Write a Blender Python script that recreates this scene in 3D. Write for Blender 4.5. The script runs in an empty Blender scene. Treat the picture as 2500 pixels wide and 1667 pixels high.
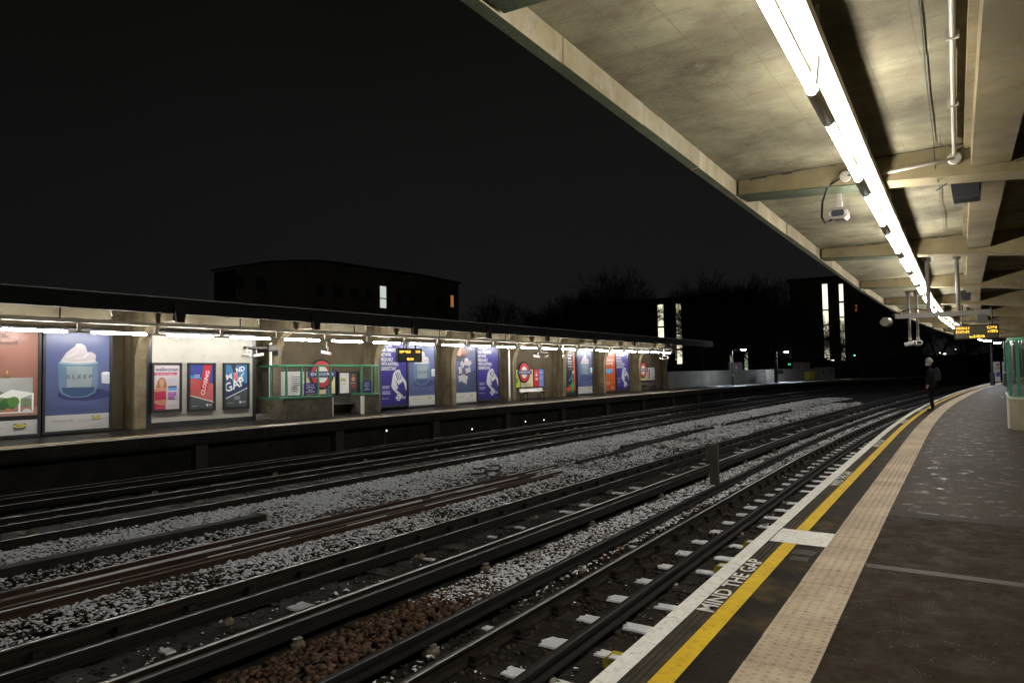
import bpy, math, random
import numpy as np
from mathutils import Vector, Matrix
random.seed(7); rng = np.random.default_rng(7)
S = bpy.context.scene
COL = S.collection
R = math.radians

# ------------------------------------------------------------------ camera
cam_d = bpy.data.cameras.new('camera'); cam = bpy.data.objects.new('camera', cam_d); COL.objects.link(cam)
cam_d.sensor_fit = 'HORIZONTAL'; cam_d.sensor_width = 36.0; cam_d.lens = 1700.0/2500*36.0
cam_d.clip_start = 0.05; cam_d.clip_end = 2000
TH, PITCH, ROLL = 34.5347, 2.5063, 0.9167
def cam_matrix():
    th, p, r = R(TH), R(PITCH), R(ROLL)
    R0 = Vector((math.cos(th), math.sin(th), 0)); F0 = Vector((-math.sin(th), math.cos(th), 0)); Zv = Vector((0, 0, 1))
    F = F0*math.cos(p) + Zv*math.sin(p); U0 = Zv*math.cos(p) - F0*math.sin(p)
    right = R0*math.cos(r) - U0*math.sin(r); up = R0*math.sin(r) + U0*math.cos(r)
    M = Matrix((right, up, -F)).transposed().to_4x4(); M.translation = (0, 0, 1.55)
    return M
cam.matrix_world = cam_matrix(); S.camera = cam

# ------------------------------------------------------------------ night sky
W = bpy.data.worlds.new('World'); S.world = W; W.use_nodes = True
nt = W.node_tree; bg = nt.nodes['Background']
tc = nt.nodes.new('ShaderNodeTexCoord'); sx = nt.nodes.new('ShaderNodeSeparateXYZ')
rp = nt.nodes.new('ShaderNodeValToRGB'); nz = nt.nodes.new('ShaderNodeTexNoise'); nz.inputs['Scale'].default_value = 3.0
ad = nt.nodes.new('ShaderNodeMath'); ad.operation = 'MULTIPLY_ADD'; ad.inputs[1].default_value = 0.12
nt.links.new(tc.outputs['Generated'], sx.inputs[0]); nt.links.new(tc.outputs['Generated'], nz.inputs['Vector'])
nt.links.new(nz.outputs['Fac'], ad.inputs[0]); nt.links.new(sx.outputs['Z'], ad.inputs[2]); nt.links.new(ad.outputs[0], rp.inputs[0])
e = rp.color_ramp.elements
e[0].position = 0.0; e[0].color = (0.0092, 0.0093, 0.0095, 1); e[1].position = 0.62; e[1].color = (0.0036, 0.0036, 0.0030, 1)
e2 = rp.color_ramp.elements.new(0.3); e2.color = (0.0074, 0.0075, 0.0072, 1)
glw = nt.nodes.new('ShaderNodeVectorMath'); glw.operation = 'DOT_PRODUCT'; glw.inputs[1].default_value = (-.30, .95, 0)      # town glow, stronger up the line
gm = nt.nodes.new('ShaderNodeMapRange'); gm.inputs[1].default_value = .2; gm.inputs[2].default_value = .95; gm.inputs[3].default_value = .45; gm.inputs[4].default_value = 1.0
gmul = nt.nodes.new('ShaderNodeMix'); gmul.data_type = 'RGBA'; gmul.blend_type = 'MULTIPLY'; gmul.inputs[0].default_value = 1.0
nt.links.new(tc.outputs['Generated'], glw.inputs[0]); nt.links.new(glw.outputs['Value'], gm.inputs[0]); nt.links.new(rp.outputs[0], gmul.inputs[6]); nt.links.new(gm.outputs[0], gmul.inputs[7]); nt.links.new(gmul.outputs[2], bg.inputs[0]); bg.inputs[1].default_value = 1.0

# ------------------------------------------------------------------ view and renderer
S.view_settings.view_transform = 'Standard'; S.view_settings.look = 'None'
S.view_settings.exposure = 0.0; S.view_settings.gamma = 1.0
S.cycles.use_denoising = True
try: S.cycles.denoising_input_passes = 'RGB_ALBEDO_NORMAL'
except Exception: pass
S.cycles.max_bounces = 6; S.cycles.diffuse_bounces = 4; S.cycles.glossy_bounces = 3; S.cycles.transparent_max_bounces = 6
S.cycles.caustics_reflective = False; S.cycles.caustics_refractive = False
S.cycles.sample_clamp_indirect = 4.0
TUBE_E = 128.0            # light given off by the fluorescent tubes
LAMP_E = 420.0           # light given off by the bluish platform lamps

# ------------------------------------------------------------------ curves of the line (x as a function of y)
YG = np.arange(-40, 260.5, 0.5)
def curve(pts):
    p = np.array(pts, float); g = np.interp(YG, p[:, 0], p[:, 1])
    # linear beyond the ends
    a = (p[1, 1]-p[0, 1])/(p[1, 0]-p[0, 0]); b = (p[-1, 1]-p[-2, 1])/(p[-1, 0]-p[-2, 0])
    g = np.where(YG < p[0, 0], p[0, 1]+a*(YG-p[0, 0]), g); g = np.where(YG > p[-1, 0], p[-1, 1]+b*(YG-p[-1, 0]), g)
    for _ in range(2):
        k = np.ones(9)/9; gp = np.concatenate([g[0]+(np.arange(-8, 0))*(g[1]-g[0]), g, g[-1]+(np.arange(1, 9))*(g[-1]-g[-2])])
        g = np.convolve(gp, k, 'same')[8:-8]
    return lambda y: np.interp(y, YG, g)
NEAR = curve([(-8, -1.36), (-2, -1.545), (2, -1.665), (4.5, -1.765), (7.9, -1.885), (14.25, -2.07), (20, -2.24), (27, -2.30), (34, -2.21), (47, -1.76), (60, -.98), (76, .2), (95, 2.2), (120, 5.4)])
D2 = curve([(-8, 0.08), (8, 0), (18, -.08), (30, -.06), (47, .35), (60, .9), (76, 1.9), (95, 4.0), (120, 7.5)])
D3 = curve([(-8, 0), (30, 0), (54, 0.05), (62, .25), (68.5, .7), (82, 2.6), (93.5, 5.2), (110, 10), (125, 15.5)])
def slope(fn, y): return float((fn(y+.3)-fn(y-.3))/.6)

# ------------------------------------------------------------------ materials
MATS = {}
def newmat(name):
    m = bpy.data.materials.new(name); m.use_nodes = True
    return m, m.node_tree, m.node_tree.nodes['Principled BSDF']
def N(nt, t, **kw):
    n = nt.nodes.new(t)
    for k, v in kw.items():
        if k in n.inputs.keys(): n.inputs[k].default_value = v
        else: setattr(n, k, v)
    return n
def plain(name, col, rough=.5, metal=0., emit=None, es=1., var=0., spec=.5):
    if name in MATS: return MATS[name]
    m, t, b = newmat(name)
    b.inputs['Base Color'].default_value = (*col, 1); b.inputs['Roughness'].default_value = rough; b.inputs['Metallic'].default_value = metal
    b.inputs['Specular IOR Level'].default_value = spec
    if emit: b.inputs['Emission Color'].default_value = (*emit, 1); b.inputs['Emission Strength'].default_value = es
    if var:
        g = N(t, 'ShaderNodeNewGeometry'); n1 = N(t, 'ShaderNodeTexNoise', Scale=6.0, Detail=6.0); t.links.new(g.outputs['Position'], n1.inputs['Vector'])
        mx = N(t, 'ShaderNodeMix', data_type='RGBA'); mx.inputs[6].default_value = (*[c*(1-var) for c in col], 1); mx.inputs[7].default_value = (*[min(1, c*(1+var)) for c in col], 1)
        t.links.new(n1.outputs['Fac'], mx.inputs[0]); t.links.new(mx.outputs[2], b.inputs['Base Color'])
        rr = N(t, 'ShaderNodeMapRange'); rr.inputs[3].default_value = max(.02, rough-.18); rr.inputs[4].default_value = min(1, rough+.18)
        t.links.new(n1.outputs['Fac'], rr.inputs[0]); t.links.new(rr.outputs[0], b.inputs['Roughness'])
    MATS[name] = m; return m
def blotchy(name, cols, scales, rough=.8, bump=.25, bscale=40., stretch=(1, 1, 1), grid=None, streak=None, objvar=0., pos=(.35, .65)):
    """base colour mixed from three tones by two noises, optional formwork lines and drip streaks, fine bump"""
    if name in MATS: return MATS[name]
    m, t, b = newmat(name); L = t.links.new; b.inputs['Specular IOR Level'].default_value = .22
    g = N(t, 'ShaderNodeNewGeometry'); mp = N(t, 'ShaderNodeMapping'); mp.inputs['Scale'].default_value = stretch; L(g.outputs['Position'], mp.inputs[0])
    n1 = N(t, 'ShaderNodeTexNoise', Scale=scales[0], Detail=8.0, Roughness=.62); L(mp.outputs[0], n1.inputs['Vector'])
    n2 = N(t, 'ShaderNodeTexNoise', Scale=scales[1], Detail=10.0, Roughness=.7); L(mp.outputs[0], n2.inputs['Vector'])
    r1 = N(t, 'ShaderNodeValToRGB'); L(n1.outputs['Fac'], r1.inputs[0])
    r1.color_ramp.elements[0].position = pos[0]; r1.color_ramp.elements[0].color = (*cols[0], 1); r1.color_ramp.elements[1].position = pos[1]; r1.color_ramp.elements[1].color = (*cols[1], 1)
    r2 = N(t, 'ShaderNodeValToRGB'); L(n2.outputs['Fac'], r2.inputs[0]); r2.color_ramp.elements[0].position = .5; r2.color_ramp.elements[1].position = .72
    mx = N(t, 'ShaderNodeMix', data_type='RGBA'); L(r2.outputs[0], mx.inputs[0]); L(r1.outputs[0], mx.inputs[6]); mx.inputs[7].default_value = (*cols[2], 1)
    out = mx.outputs[2]; hgt = None
    if streak:
        mp2 = N(t, 'ShaderNodeMapping'); mp2.inputs['Scale'].default_value = streak[0]; L(g.outputs['Position'], mp2.inputs[0])
        n3 = N(t, 'ShaderNodeTexNoise', Scale=1.0, Detail=5.0); L(mp2.outputs[0], n3.inputs['Vector'])
        r3 = N(t, 'ShaderNodeValToRGB'); L(n3.outputs['Fac'], r3.inputs[0]); r3.color_ramp.elements[0].position = .5; r3.color_ramp.elements[1].position = .68
        m3 = N(t, 'ShaderNodeMix', data_type='RGBA'); L(r3.outputs[0], m3.inputs[0]); L(out, m3.inputs[6]); m3.inputs[7].default_value = (*streak[1], 1); out = m3.outputs[2]
    bp = N(t, 'ShaderNodeBump', Strength=bump, Distance=.02)
    n4 = N(t, 'ShaderNodeTexNoise', Scale=bscale, Detail=6.0); L(g.outputs['Position'], n4.inputs['Vector']); hgt = n4.outputs['Fac']
    if grid:
        sp = N(t, 'ShaderNodeSeparateXYZ'); nw = N(t, 'ShaderNodeTexNoise', Scale=2.5, Detail=3.0); L(g.outputs['Position'], nw.inputs['Vector'])
        va = N(t, 'ShaderNodeVectorMath', operation='MULTIPLY_ADD'); va.inputs[1].default_value = (.03, .03, .03); L(nw.outputs['Color'], va.inputs[0]); L(g.outputs['Position'], va.inputs[2]); L(va.outputs[0], sp.inputs[0])
        acc = None
        for ax, stp in grid:
            md = N(t, 'ShaderNodeMath', operation='PINGPONG'); md.inputs[1].default_value = stp/2; L(sp.outputs[ax], md.inputs[0])
            lt = N(t, 'ShaderNodeMapRange', clamp=True); lt.inputs[1].default_value = 0.0; lt.inputs[2].default_value = .007; lt.inputs[3].default_value = 1; lt.inputs[4].default_value = 0; L(md.outputs[0], lt.inputs[0])
            if acc is None: acc = lt.outputs[0]
            else:
                mm = N(t, 'ShaderNodeMath', operation='MAXIMUM'); L(acc, mm.inputs[0]); L(lt.outputs[0], mm.inputs[1]); acc = mm.outputs[0]
        mk0 = N(t, 'ShaderNodeMath', operation='MULTIPLY'); L(acc, mk0.inputs[0]); L(n1.outputs['Fac'], mk0.inputs[1]); mk = N(t, 'ShaderNodeMath', operation='MULTIPLY'); mk.inputs[1].default_value = .55; L(mk0.outputs[0], mk.inputs[0])
        m4 = N(t, 'ShaderNodeMix', data_type='RGBA'); L(mk.outputs[0], m4.inputs[0]); L(out, m4.inputs[6]); m4.inputs[7].default_value = (*[c*.72 for c in cols[0]], 1); out = m4.outputs[2]
        hs = N(t, 'ShaderNodeMath', operation='SUBTRACT'); L(hgt, hs.inputs[0]); L(mk.outputs[0], hs.inputs[1]); hgt = hs.outputs[0]
    if objvar:
        oi = N(t, 'ShaderNodeObjectInfo'); hv = N(t, 'ShaderNodeHueSaturation'); mr = N(t, 'ShaderNodeMapRange'); mr.inputs[3].default_value = 1-objvar; mr.inputs[4].default_value = 1+objvar
        L(oi.outputs['Random'], mr.inputs[0]); L(mr.outputs[0], hv.inputs['Value']); L(out, hv.inputs['Color']); out = hv.outputs[0]
    L(out, b.inputs['Base Color']); L(hgt, bp.inputs['Height']); L(bp.outputs[0], b.inputs['Normal'])
    rr = N(t, 'ShaderNodeMapRange'); rr.inputs[3].default_value = max(.03, rough-.15); rr.inputs[4].default_value = min(1, rough+.12); L(n2.outputs['Fac'], rr.inputs[0]); L(rr.outputs[0], b.inputs['Roughness'])
    MATS[name] = m; return m

def glow(name, col, s):
    if name in MATS: return MATS[name]
    m, t, b = newmat(name); b.inputs['Base Color'].default_value = (0.02, 0.02, 0.02, 1)
    b.inputs['Emission Color'].default_value = (*col, 1); b.inputs['Emission Strength'].default_value = s
    MATS[name] = m; return m

ceil_m = blotchy('ceiling_concrete', [(.078, .064, .036), (.205, .187, .115), (.150, .142, .098)], (1.8, 7.0), .88, .30, 30, grid=[(0, .29), (1, .31)], streak=((1.4, 5.0, 1), (.135, .115, .07)))
beam_m = blotchy('beam_concrete', [(0.1232, 0.0924, 0.044), (0.2112, 0.1716, 0.088), (0.1672, 0.154, 0.1144)], (1.7, 6), .85, .3, 30, streak=((1.5, 1.5, .35), (.15, .12, .065)))
fasc_m = blotchy('edge_concrete', [(0.1445, 0.1148, 0.0595), (0.272, 0.2338, 0.1487), (0.255, 0.2422, 0.204)], (1.6, 5), .85, .35, 35, streak=((3, 3, .6), (.20, .17, .11)), objvar=.2)
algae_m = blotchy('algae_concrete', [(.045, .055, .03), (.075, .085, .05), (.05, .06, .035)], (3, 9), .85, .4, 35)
wall_m = blotchy('wall_concrete', [(0.054, 0.04104, 0.02304), (0.0972, 0.07704, 0.04752), (0.0828, 0.06912, 0.04752)], (.9, 3.5), .8, .2, 25, streak=((2.2, 2.2, .3), (.068, .051, .029)))
pier_m = blotchy('pier_concrete', [(0.0925, 0.07252, 0.0407), (0.1998, 0.1665, 0.0999), (0.1591, 0.1369, 0.0962)], (1.3, 5), .8, .25, 25, streak=((4, 4, .35), (.08, .061, .034)))
soffit_m = blotchy('far_soffit', [(0.08925, 0.0735, 0.04462), (0.1365, 0.1207, 0.08138), (0.1155, 0.09975, 0.06825)], (1.2, 5), .85, .2, 25)
dado_m = blotchy('dado_render', [(0.075, 0.06375, 0.0435), (0.1425, 0.1237, 0.09375), (0.06375, 0.0525, 0.036)], (2.6, 7), .8, .2, 25)
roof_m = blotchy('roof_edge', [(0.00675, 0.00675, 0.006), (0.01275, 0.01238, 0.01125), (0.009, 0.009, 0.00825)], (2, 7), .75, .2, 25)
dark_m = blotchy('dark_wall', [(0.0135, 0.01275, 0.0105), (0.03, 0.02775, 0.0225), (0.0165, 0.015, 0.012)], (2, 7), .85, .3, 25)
stone_black = plain('black_metal', (.012, .012, .012), .6, var=.3, spec=.25)
steel_d = plain('dark_steel', (.055, .05, .045), .5, .3, var=.3)
grey_m = plain('grey_paint', (.20, .185, .16), .45, var=.12)
white_p = plain('white_paint', (.72, .70, .66), .45, var=.06)
cream_m = plain('trunking_paint', (.46, .425, .35), .4, var=.1)
pipe_m = plain('conduit_paint', (0.288, 0.264, 0.216), .4, var=.15)
green_m = plain('green_paint', (.035, .20, .105), .38, var=.15)
frame_m = plain('poster_frame', (.014, .015, .018), .35, var=.2)
tube_m = glow('tube_light', (1.0, .965, .90), TUBE_E)
blue_lamp = glow('bluish_lamp', (.80, .86, 1.0), LAMP_E)
amber_m = glow('amber_led', (1.0, .55, .06), 3.2)

def asphalt(name, ra, rb, c0, c1, speck):
    m, t, b = newmat(name); L = t.links.new
    g = N(t, 'ShaderNodeNewGeometry')
    n1 = N(t, 'ShaderNodeTexNoise', Scale=.7, Detail=9.0, Roughness=.6); n2 = N(t, 'ShaderNodeTexNoise', Scale=22.0, Detail=8.0, Roughness=.75); n3 = N(t, 'ShaderNodeTexNoise', Scale=4.5, Detail=7.0, Roughness=.7)
    vo = N(t, 'ShaderNodeTexVoronoi', Scale=70.0)
    for n in (n1, n2, n3, vo): L(g.outputs['Position'], n.inputs['Vector'])
    r = N(t, 'ShaderNodeValToRGB'); L(n1.outputs['Fac'], r.inputs[0]); e = r.color_ramp.elements
    e[0].position = .3; e[0].color = (*c0, 1); e[1].position = .72; e[1].color = (*c1, 1)
    mx = N(t, 'ShaderNodeMix', data_type='RGBA', blend_type='MULTIPLY'); mx.inputs[0].default_value = .85; L(r.outputs[0], mx.inputs[6])
    r2 = N(t, 'ShaderNodeValToRGB'); L(n2.outputs['Fac'], r2.inputs[0]); r2.color_ramp.elements[0].position = .3; r2.color_ramp.elements[1].position = .7; r2.color_ramp.elements[0].color = (.45, .45, .45, 1); r2.color_ramp.elements[1].color = (1.4, 1.36, 1.3, 1); L(r2.outputs[0], mx.inputs[7])
    vr = N(t, 'ShaderNodeValToRGB'); L(vo.outputs['Distance'], vr.inputs[0]); vr.color_ramp.elements[0].position = .10; vr.color_ramp.elements[1].position = .22; vr.color_ramp.elements[0].color = (1, 1, 1, 1); vr.color_ramp.elements[1].color = (0, 0, 0, 1)
    n5 = N(t, 'ShaderNodeTexNoise', Scale=7.0, Detail=4.0); L(g.outputs['Position'], n5.inputs['Vector'])
    g5 = N(t, 'ShaderNodeMath', operation='GREATER_THAN'); g5.inputs[1].default_value = speck; L(n5.outputs['Fac'], g5.inputs[0])
    mu = N(t, 'ShaderNodeMath', operation='MULTIPLY'); L(vr.outputs[0], mu.inputs[0]); L(g5.outputs[0], mu.inputs[1])
    mx2 = N(t, 'ShaderNodeMix', data_type='RGBA'); L(mu.outputs[0], mx2.inputs[0]); L(mx.outputs[2], mx2.inputs[6]); mx2.inputs[7].default_value = (.26, .24, .21, 1)
    L(mx2.outputs[2], b.inputs['Base Color'])
    rr = N(t, 'ShaderNodeValToRGB'); L(n3.outputs['Fac'], rr.inputs[0]); ee = rr.color_ramp.elements
    ee[0].position = .38 if ra > .5 else .335; ee[0].color = (ra,)*3+(1,); ee[1].position = .62 if ra > .5 else .45; ee[1].color = (rb,)*3+(1,)
    L(rr.outputs[0], b.inputs['Roughness']); b.inputs['Specular IOR Level'].default_value = .04 if ra > .5 else .075
    bp = N(t, 'ShaderNodeBump', Strength=.13 if ra > .5 else .015, Distance=.01); ab = N(t, 'ShaderNodeMath', operation='ADD'); L(n2.outputs['Fac'], ab.inputs[0])
    n6 = N(t, 'ShaderNodeTexNoise', Scale=90.0, Detail=4.0); L(g.outputs['Position'], n6.inputs['Vector']); L(n6.outputs['Fac'], ab.inputs[1]); L(ab.outputs[0], bp.inputs['Height']); L(bp.outputs[0], b.inputs['Normal'])
    return m
asph_m = asphalt('worn_asphalt', .6, .85, (.022, .0152, .0092), (.037, .0265, .0168), .60)
wet_m = asphalt('wet_asphalt', .27, .68, (.027, .0200, .0140), (.043, .0330, .0240), .57)
asph2_m = blotchy('edge_asphalt', [(.010, .008, .005), (.021, .016, .0095), (.10, .068, .028)], (3.0, 2.6), .6, .4, 90, pos=(.4, .62))
white_line = blotchy('worn_white_paint', [(.68, .665, .60), (.78, .765, .70), (.34, .31, .25)], (3, 22), .55, .2, 70)
yellow_line = blotchy('worn_yellow_paint', [(0.589, 0.38, 0.0095), (0.684, 0.456, 0.01425), (0.342, 0.2185, 0.0285)], (3, 18), .55, .2, 70)
groove_m = blotchy('ribbed_coping', [(0.03825, 0.0289, 0.0187), (0.07225, 0.0561, 0.03655), (0.0255, 0.02125, 0.01445)], (4, 20), .6, .3, 80)
tact_m = blotchy('tactile_concrete', [(.345, .272, .185), (.45, .362, .25), (.24, .19, .128)], (1.6, 14), .62, .25, 90, objvar=.10)
rail_side = blotchy('rail_rust', [(.010, .008, .006), (.022, .014, .009), (.009, .007, .006)], (4, 14), .7, .2, 60)
rail_top = plain('rail_top', (.36, .355, .34), .30, 1.0)
cond_m = blotchy('conductor_steel', [(.008, .007, .006), (.013, .011, .009), (.007, .006, .006)], (4, 14), .7, .15, 60)
cond_top = plain('conductor_top', (.13, .125, .115), .36, 1.0)
sleeper_m = blotchy('sleeper_timber', [(.016, .013, .010), (.034, .027, .020), (.02, .017, .013)], (3, 16), .8, .4, 60)
bed_m = blotchy('ballast_ground', [(0.00806, 0.00682, 0.00558), (0.0186, 0.01426, 0.01054), (0.0124, 0.01054, 0.00806)], (2.5, 30), .9, .9, 22)
snow_m = blotchy('snow', [(.70, .71, .72), (.84, .85, .86), (.76, .77, .78)], (6, 30), .75, .5, 60)
ground_m = blotchy('dark_ground', [(0.0144, 0.0144, 0.0112), (0.024, 0.0224, 0.0176), (0.0176, 0.016, 0.0128)], (.2, 2), .95, .2, 5)

for q in (asph2_m, groove_m): q.node_tree.nodes['Principled BSDF'].inputs['Specular IOR Level'].default_value = .05
def glass():
    m, t, b = newmat('shelter_glass'); L = t.links.new; out = t.nodes['Material Output']
    tr = N(t, 'ShaderNodeBsdfTransparent'); tr.inputs[0].default_value = (.93, .95, .94, 1); gl = N(t, 'ShaderNodeBsdfGlossy', Roughness=.06); gl.inputs[0].default_value = (.9, .9, .9, 1)
    df = N(t, 'ShaderNodeBsdfDiffuse'); df.inputs[0].default_value = (.35, .36, .36, 1)
    lw = N(t, 'ShaderNodeLayerWeight', Blend=.5); pw = N(t, 'ShaderNodeMath', operation='POWER'); pw.inputs[1].default_value = 4.5; L(lw.outputs['Facing'], pw.inputs[0]); fr = N(t, 'ShaderNodeMath', operation='MULTIPLY_ADD'); fr.inputs[1].default_value = .75; fr.inputs[2].default_value = .035; L(pw.outputs[0], fr.inputs[0]); ms = N(t, 'ShaderNodeMixShader'); L(fr.outputs[0], ms.inputs[0]); L(tr.outputs[0], ms.inputs[1]); L(gl.outputs[0], ms.inputs[2])
    m2 = N(t, 'ShaderNodeMixShader'); m2.inputs[0].default_value = .045; L(ms.outputs[0], m2.inputs[1]); L(df.outputs[0], m2.inputs[2]); L(m2.outputs[0], out.inputs[0])
    return m
glass_m = glass()

def ballast_mat():
    m, t, b = newmat('ballast_stone'); L = t.links.new
    a = N(t, 'ShaderNodeAttribute', attribute_name='tint'); sn = N(t, 'ShaderNodeAttribute', attribute_name='snow')
    g = N(t, 'ShaderNodeNewGeometry'); sp = N(t, 'ShaderNodeSeparateXYZ'); L(g.outputs['Normal'], sp.inputs[0])
    n2 = N(t, 'ShaderNodeTexNoise', Scale=9.5, Detail=5.0, Roughness=.7); L(g.outputs['Position'], n2.inputs['Vector'])
    s0 = N(t, 'ShaderNodeMath', operation='MULTIPLY_ADD'); s0.inputs[1].default_value = .28; L(sp.outputs['Z'], s0.inputs[0]); L(n2.outputs['Fac'], s0.inputs[2])
    s1 = N(t, 'ShaderNodeMath', operation='ADD'); L(s0.outputs[0], s1.inputs[0]); L(sn.outputs['Fac'], s1.inputs[1])
    s2 = N(t, 'ShaderNodeMapRange', clamp=True); s2.inputs[1].default_value = 1.015; s2.inputs[2].default_value = 1.04; L(s1.outputs[0], s2.inputs[0])
    s3 = s2
    mx = N(t, 'ShaderNodeMix', data_type='RGBA'); L(s3.outputs[0], mx.inputs[0]); L(a.outputs['Color'], mx.inputs[6]); mx.inputs[7].default_value = (.76, .77, .79, 1)
    L(mx.outputs[2], b.inputs['Base Color']); b.inputs['Roughness'].default_value = .85; b.inputs['Specular IOR Level'].default_value = .2
    return m
stone_m = ballast_mat()

# ------------------------------------------------------------------ object helpers
def tag(o, label=None, cat=None, group=None, kind=None):
    if label: o['label'] = label
    if cat: o['category'] = cat
    if group: o['group'] = group
    if kind: o['kind'] = kind
    return o
def thing(name, label, cat, loc=(0, 0, 0), rz=0., group=None, kind=None):
    o = bpy.data.objects.new(name, None); COL.objects.link(o); o.empty_display_size = .1
    o.location = loc; o.rotation_euler = (0, 0, rz)
    return tag(o, label, cat, group, kind)
def link(name, me, parent=None, loc=(0, 0, 0), rot=(0, 0, 0)):
    o = bpy.data.objects.new(name, me); COL.objects.link(o); o.location = loc; o.rotation_euler = rot
    if parent: o.parent = parent
    return o
class MB:
    def __init__(s): s.v = []; s.f = []; s.m = []; s.n = 0
    def add(s, V, F, m=0):
        k = s.n; V = [tuple(map(float, p)) for p in V]; s.v += V; s.n += len(V)
        s.f += [tuple(i+k for i in f) for f in F]; s.m += ([m]*len(F) if isinstance(m, int) else list(m)); return s
    def box(s, x0, x1, y0, y1, z0, z1, m=0):
        return s.add([(x0, y0, z0), (x1, y0, z0), (x1, y1, z0), (x0, y1, z0), (x0, y0, z1), (x1, y0, z1), (x1, y1, z1), (x0, y1, z1)],
                     [(3, 2, 1, 0), (4, 5, 6, 7), (0, 1, 5, 4), (1, 2, 6, 5), (2, 3, 7, 6), (3, 0, 4, 7)], m)
    def cbox(s, x0, x1, y0, y1, z0, z1, c=.006, m=0):
        """box with chamfered long edges"""
        return s.prism([(x0+c, z0), (x1-c, z0), (x1, z0+c), (x1, z1-c), (x1-c, z1), (x0+c, z1), (x0, z1-c), (x0, z0+c)], 'y', y0, y1, m)
    def prism(s, poly, ax, a, b, m=0):
        P = {'y': lambda p, t: (p[0], t, p[1]), 'x': lambda p, t: (t, p[0], p[1]), 'z': lambda p, t: (p[0], p[1], t)}[ax]
        n = len(poly); V = [P(p, a) for p in poly]+[P(p, b) for p in poly]
        F = [(i, (i+1) % n, n+(i+1) % n, n+i) for i in range(n)]+[tuple(range(n-1, -1, -1)), tuple(range(n, 2*n))]
        return s.add(V, F, m)
    def tube(s, pts, r, n=8, m=0, caps=True):
        pts = [Vector(p) for p in pts]; rs = r if hasattr(r, '__len__') else [r]*len(pts); V = []; F = []; up = None
        for i, p in enumerate(pts):
            d = (pts[min(i+1, len(pts)-1)]-pts[max(i-1, 0)]).normalized()
            if up is None: up = Vector((0, 0, 1)) if abs(d.z) < .9 else Vector((1, 0, 0))
            a = d.cross(up).normalized(); up = a.cross(d).normalized()
            for k in range(n): t = 2*math.pi*k/n; V.append(p+a*math.cos(t)*rs[i]+up*math.sin(t)*rs[i])
        for i in range(len(pts)-1):
            for k in range(n): F.append((i*n+k, i*n+(k+1) % n, (i+1)*n+(k+1) % n, (i+1)*n+k))
        if caps: F += [tuple(range(n-1, -1, -1)), tuple(range((len(pts)-1)*n, len(pts)*n))]
        return s.add(V, F, m)
    def sweep(s, prof, ys, fn, closed=True, m=0):
        """profile of (offset, z) carried along y; fn(off, y) gives x"""
        n = len(prof); V = [(fn(o, y), y, z) for y in ys for o, z in prof]; F = []; M = []
        rng_ = n if closed else n-1
        for i in range(len(ys)-1):
            for k in range(rng_):
                F.append((i*n+(k+1) % n, i*n+k, (i+1)*n+k, (i+1)*n+(k+1) % n)); M.append(m if isinstance(m, int) else m[k])
        if closed: F += [tuple(range(n)), tuple(range(len(ys)*n-1, (len(ys)-1)*n-1, -1))]; M += [M[0], M[0]]
        return s.add(V, F, M)
    def lathe(s, prof, c=(0, 0, 0), n=16, m=0):
        V = [(c[0]+r*math.cos(2*math.pi*k/n), c[1]+r*math.sin(2*math.pi*k/n), c[2]+z) for r, z in prof for k in range(n)]
        F = [(i*n+k, i*n+(k+1) % n, (i+1)*n+(k+1) % n, (i+1)*n+k) for i in range(len(prof)-1) for k in range(n)]
        F += [tuple(range(n-1, -1, -1)), tuple(range((len(prof)-1)*n, len(prof)*n))]
        return s.add(V, F, m)
    def map(s, fn): s.v = [fn(*p) for p in s.v]; return s
    def mesh(s, name, mats):
        me = bpy.data.meshes.new(name); me.from_pydata(s.v, [], s.f)
        for q in (mats if isinstance(mats, (list, tuple)) else [mats]): me.materials.append(q)
        me.polygons.foreach_set('material_index', s.m); me.update(); return me
    def build(s, name, mats, parent=None, smooth=False, loc=(0, 0, 0), rot=(0, 0, 0), fix=True):
        me = s.mesh(name, mats)
        if fix:
            import bmesh
            b = bmesh.new(); b.from_mesh(me); bmesh.ops.recalc_face_normals(b, faces=b.faces); b.to_mesh(me); b.free()
        if smooth: me.polygons.foreach_set('use_smooth', [True]*len(me.polygons))
        return link(name, me, parent, loc, rot)

# text: glyph outlines of the built-in font turned into flat meshes
_tc = {}
def text_geo(s, bold=.0):
    if (s, bold) in _tc: return _tc[(s, bold)]
    cu = bpy.data.curves.new('lettering', 'FONT'); cu.body = s; cu.size = 1; cu.offset = bold; cu.resolution_u = 2; cu.fill_mode = 'FRONT'
    o = bpy.data.objects.new('lettering', cu); COL.objects.link(o)
    dg = bpy.context.evaluated_depsgraph_get(); me = bpy.data.meshes.new_from_object(o.evaluated_get(dg))
    V = np.array([v.co[:2] for v in me.vertices]) if len(me.vertices) else np.zeros((0, 2)); F = [tuple(p.vertices) for p in me.polygons]
    bpy.data.objects.remove(o); bpy.data.curves.remove(cu); bpy.data.meshes.remove(me)
    if len(V): V = (V-V.min(0))/np.maximum(V.max(0)-V.min(0), 1e-6)
    _tc[(s, bold)] = (V, F); return V, F

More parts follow.
